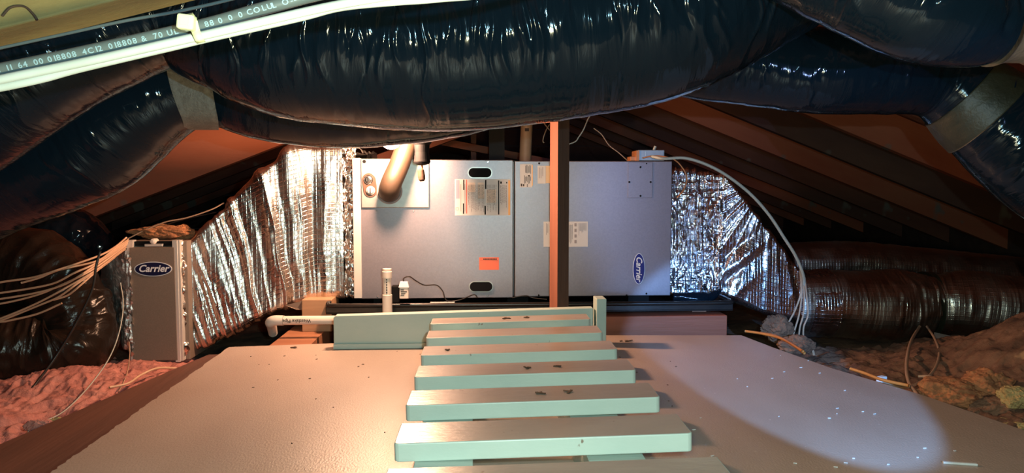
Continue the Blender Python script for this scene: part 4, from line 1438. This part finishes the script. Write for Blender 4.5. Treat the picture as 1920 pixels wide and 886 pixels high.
# ------------------------------------------------------------------ CABLE FAN at left
fan = [
    ([(-80, 545), (0, 529), (60, 520), (110, 505), (183, 480), (215, 463), (237, 445)], 'topmost'),
    ([(40, 530), (75, 520), (110, 506), (181, 489), (212, 468), (240, 449)], 'second'),
    ([(-80, 560), (0, 549), (93, 533), (140, 511), (181, 492), (240, 452)], 'third'),
    ([(-80, 568), (0, 560), (70, 548), (120, 533), (158, 511), (198, 483), (240, 455)], 'fourth'),
    ([(-80, 578), (0, 569), (68, 553), (110, 536), (147, 519), (181, 500), (238, 458)], 'fifth'),
    ([(-80, 625), (0, 597), (65, 570), (124, 539), (181, 505), (240, 460)], 'sixth'),
    ([(-80, 628), (0, 601), (73, 572), (110, 556), (141, 534), (185, 503), (238, 464)], 'seventh'),
    ([(-80, 608), (0, 603), (20, 600), (70, 588), (116, 568)], 'lowest short'),
    ([(100, 562), (127, 553), (150, 535), (181, 508), (215, 482)], 'steepest'),
]
ff = {'topmost': 'topmost cream cable of the fan of cables at far left', 'second': 'short forked cream cable just under the topmost one of the fan',
      'third': 'cream cable third from the top of the fan at the left edge', 'fourth': 'cream cable in the middle of the fan at the left edge',
      'fifth': 'cream cable just under the middle one of the fan', 'sixth': 'cream cable of the lower pair in the fan, upper one',
      'seventh': 'cream cable of the lower pair in the fan, lower one', 'lowest short': 'lowest cream cable of the fan, ending over the crumpled duct',
      'steepest': 'short steep cream cable at the right side of the fan'}
for i, (pts, nm) in enumerate(fan):
    wire('house_cable', [U(x, y, Y=1.78 + 0.004 * i + 0.0028 * max(0, x - 165)) for x, y in pts], 0.0024, M['cable_cream'], ff[nm], 'cable', group='cables fanned out at the left', n=80)
wire('thin_wire', [U(x, y, Y=2.06) for x, y in ((240, 447), (270, 432), (310, 416), (350, 408), (395, 393), (420, 380))], 0.0018, M['cable_tan'], 'thin wire rising right over the filter cabinet towards the roof', 'wire')
wire('thin_wire', [U(x, y, Y=2.08) for x, y in ((262, 438), (300, 425), (340, 412), (385, 402), (405, 398))], 0.0016, M['cable_black'], 'dark thin wire just above the filter cabinet', 'wire')
wire('black_rope', [U(x, y, Y=Y) for x, y, Y in ((188, 470, 1.80), (180, 500, 1.79), (172, 545, 1.79), (140, 610, 1.78), (100, 675, 1.76), (55, 735, 1.70), (20, 790, 1.62))], 0.0030, M['cable_black'], 'dark cord binding the cable fan and hanging down to lower left', 'cord')
wire('thin_wire', [U(x, y, Y=Y) for x, y, Y in ((226, 530, 1.93), (231, 570, 1.88), (224, 620, 1.82), (205, 670, 1.77), (170, 720, 1.70), (130, 762, 1.58), (100, 782, 1.50), (62, 796, 1.42), (50, 815, 1.36))], 0.0014, M['cable_white'], 'thin pale wire dangling from the crumpled duct to the pink insulation', 'wire')
wire('thin_wire', [U(x, y, Y=Y) for x, y, Y in ((330, 690, 1.86), (295, 690, 1.80), (265, 702, 1.75), (240, 718, 1.68), (205, 726, 1.64))], 0.0028, M['cable_cream'], 'cream cable end lying on the pink insulation below the filter cabinet', 'cable')
wire('thin_wire', [U(x, y, Y=Y) for x, y, Y in ((242, 640, 1.94), (243, 665, 1.9), (238, 700, 1.8), (222, 735, 1.68))], 0.0012, M['cable_tan'], 'thin brown wire hanging at the left foot of the filter cabinet', 'wire')
# left background drooping wire of the thermostat etc. on right
wire('power_cable', [U(x, y, Y=Y) for x, y, Y in ((1222, 293, 2.09), (1245, 297, 2.06), (1290, 297, 2.04), (1345, 318, 2.02), (1400, 357, 2.01), (1440, 400, 2.01), (1470, 445, 2.01), (1492, 480, 2.01), (1506, 515, 2.01), (1508, 540, 2.02))], 0.0042, M['cable_white'], 'thick pale cable arching from the electrical box down to the right', 'cable', n=120, k=12)
wire('thin_wire', [U(x, y, Y=Y) for x, y, Y in ((1205, 296, 2.09), (1230, 292, 2.085), (1262, 298, 2.06), (1280, 315, 2.05), (1288, 335, 2.05), (1282, 355, 2.06), (1270, 370, 2.08))], 0.0020, M['copper'], 'thin copper-coloured wire curling off the electrical box', 'wire')
hang = [
    ([(1500, 505), (1502, 545), (1492, 578), (1478, 605), (1462, 635)], 'leftmost wire dropping from the bundle over the foil transition'),
    ([(1503, 512), (1503, 555), (1498, 590), (1490, 618), (1484, 640)], 'second wire of the bundle dropping to the deck corner'),
    ([(1506, 515), (1508, 560), (1506, 590), (1500, 612), (1497, 636)], 'third wire of the bundle dropping to the deck corner'),
    ([(1509, 520), (1513, 560), (1515, 590), (1507, 612), (1506, 634)], 'fourth wire of the bundle, bulging right before it drops'),
    ([(1512, 635), (1516, 645), (1524, 657), (1527, 672)], 'short grey cable end bending down at the deck corner'),
]
for i, (pts, lab) in enumerate(hang):
    wire('hanging_wire', [U(x, y, Y=2.02 - 0.002 * i) for x, y in pts], 0.0026 if i < 4 else 0.004, M['cable_tan'], lab, 'wire', group='wires hanging over the right foil duct')
for i, (pts, lab) in enumerate((([(1392, 622), (1425, 627), (1462, 637), (1500, 660)], 'orange cable curving along the far right deck corner, nearer one'),
                                ([(1420, 624), (1450, 630), (1480, 645), (1503, 662)], 'orange cable curving along the far right deck corner, farther one'),
                                ([(1590, 690), (1615, 698), (1650, 711), (1700, 722)], 'orange cable lying along the right deck edge by the white connector'))):
    wire('orange_cable', [U(x, y, Z=0.006 - 0.004 * (i == 1)) + Vector((0.012, 0.012, -0.002 * i)) for x, y in pts], 0.0035, M['cable_orange'], lab, 'cable')
wire('cable_loop', [U(x, y, Y=Y) for x, y, Y in ((1724, 612, 2.10), (1708, 640, 1.92), (1700, 680, 1.72), (1704, 715, 1.58), (1722, 742, 1.47))], 0.0040, M['cable_tan'], 'thick tan cable forming the left side of the loop under the round duct', 'cable')
wire('cable_loop', [U(x, y, Y=Y) for x, y, Y in ((1738, 612, 2.10), (1753, 635, 1.95), (1761, 662, 1.80), (1752, 692, 1.67), (1728, 715, 1.58), (1690, 726, 1.52), (1650, 712, 1.53))], 0.0033, M['cable_tan'], 'tan cable forming the right side of the loop under the round duct', 'cable')
wire('cable_loop', [U(x, y, Y=Y) for x, y, Y in ((1722, 705, 1.62), (1745, 706, 1.60), (1775, 716, 1.55), (1795, 730, 1.5))], 0.0032, M['cable_tan'], 'tan cable running right from the loop into the orange tuft', 'cable')
c = U(1653, 710, Y=1.53)
MB().box(-0.010, 0.010, -0.007, 0.007, -0.006, 0.006, Matrix.Translation(c) @ Matrix.Rotation(0.5, 4, 'Z')).build('wire_connector', M['logo_white'], label='small white wire connector at the right deck edge', cat='connector', bevel=0.002)
# wires above furnace right of post
wire('thin_wire', [U(x, y, Y=2.2) for x, y in ((1112, 190), (1111, 210), (1103, 222), (1094, 243), (1085, 257), (1079, 265), (1066, 270), (1050, 272))], 0.0020, M['cable_white'], 'pale wire hanging from the big duct to the timber post', 'wire')
wire('thin_wire', [U(x, y, Y=2.2) for x, y in ((1113, 240), (1128, 252), (1142, 272), (1160, 286), (1177, 301))], 0.0016, M['cable_tan'], 'thin wire sloping down to the furnace top left of the electrical box', 'wire')
wire('thin_wire', [U(x, y, Y=2.2) for x, y in ((1016, 222), (1021, 232), (1030, 243), (1040, 256))], 0.0018, M['cable_tan'], 'short wire crossing left of the timber post top', 'wire')
wire('thin_wire', [U(x, y, Y=2.22) for x, y in ((1034, 228), (1024, 244), (1018, 262), (1020, 268))], 0.0018, M['cable_tan'], 'short curved wire left of the timber post top', 'wire')
# small debris on treads
for (x, y, n_), where in zip(spots, ('farthest tread centre', 'farthest tread right', 'third tread left', 'third tread centre', 'third tread right', 'fifth tread centre', 'fifth tread right')):
    q = U(x, y, Z=CAMZ - HT)
    k = round((q.y - 0.04 - 0.9003) / 0.1608)
    yy = 0.9003 + 0.1608 * k + 0.04
    xx = q.x * yy / q.y
    zz = CAMZ - HT + (xx - 0.088) * roll + 0.0005
    crumb(xx, yy, zz, n_, 0.004, M['debris'], 'leaf_crumb', 'dry leaf crumbs on a white tread, %s' % where, 'debris')
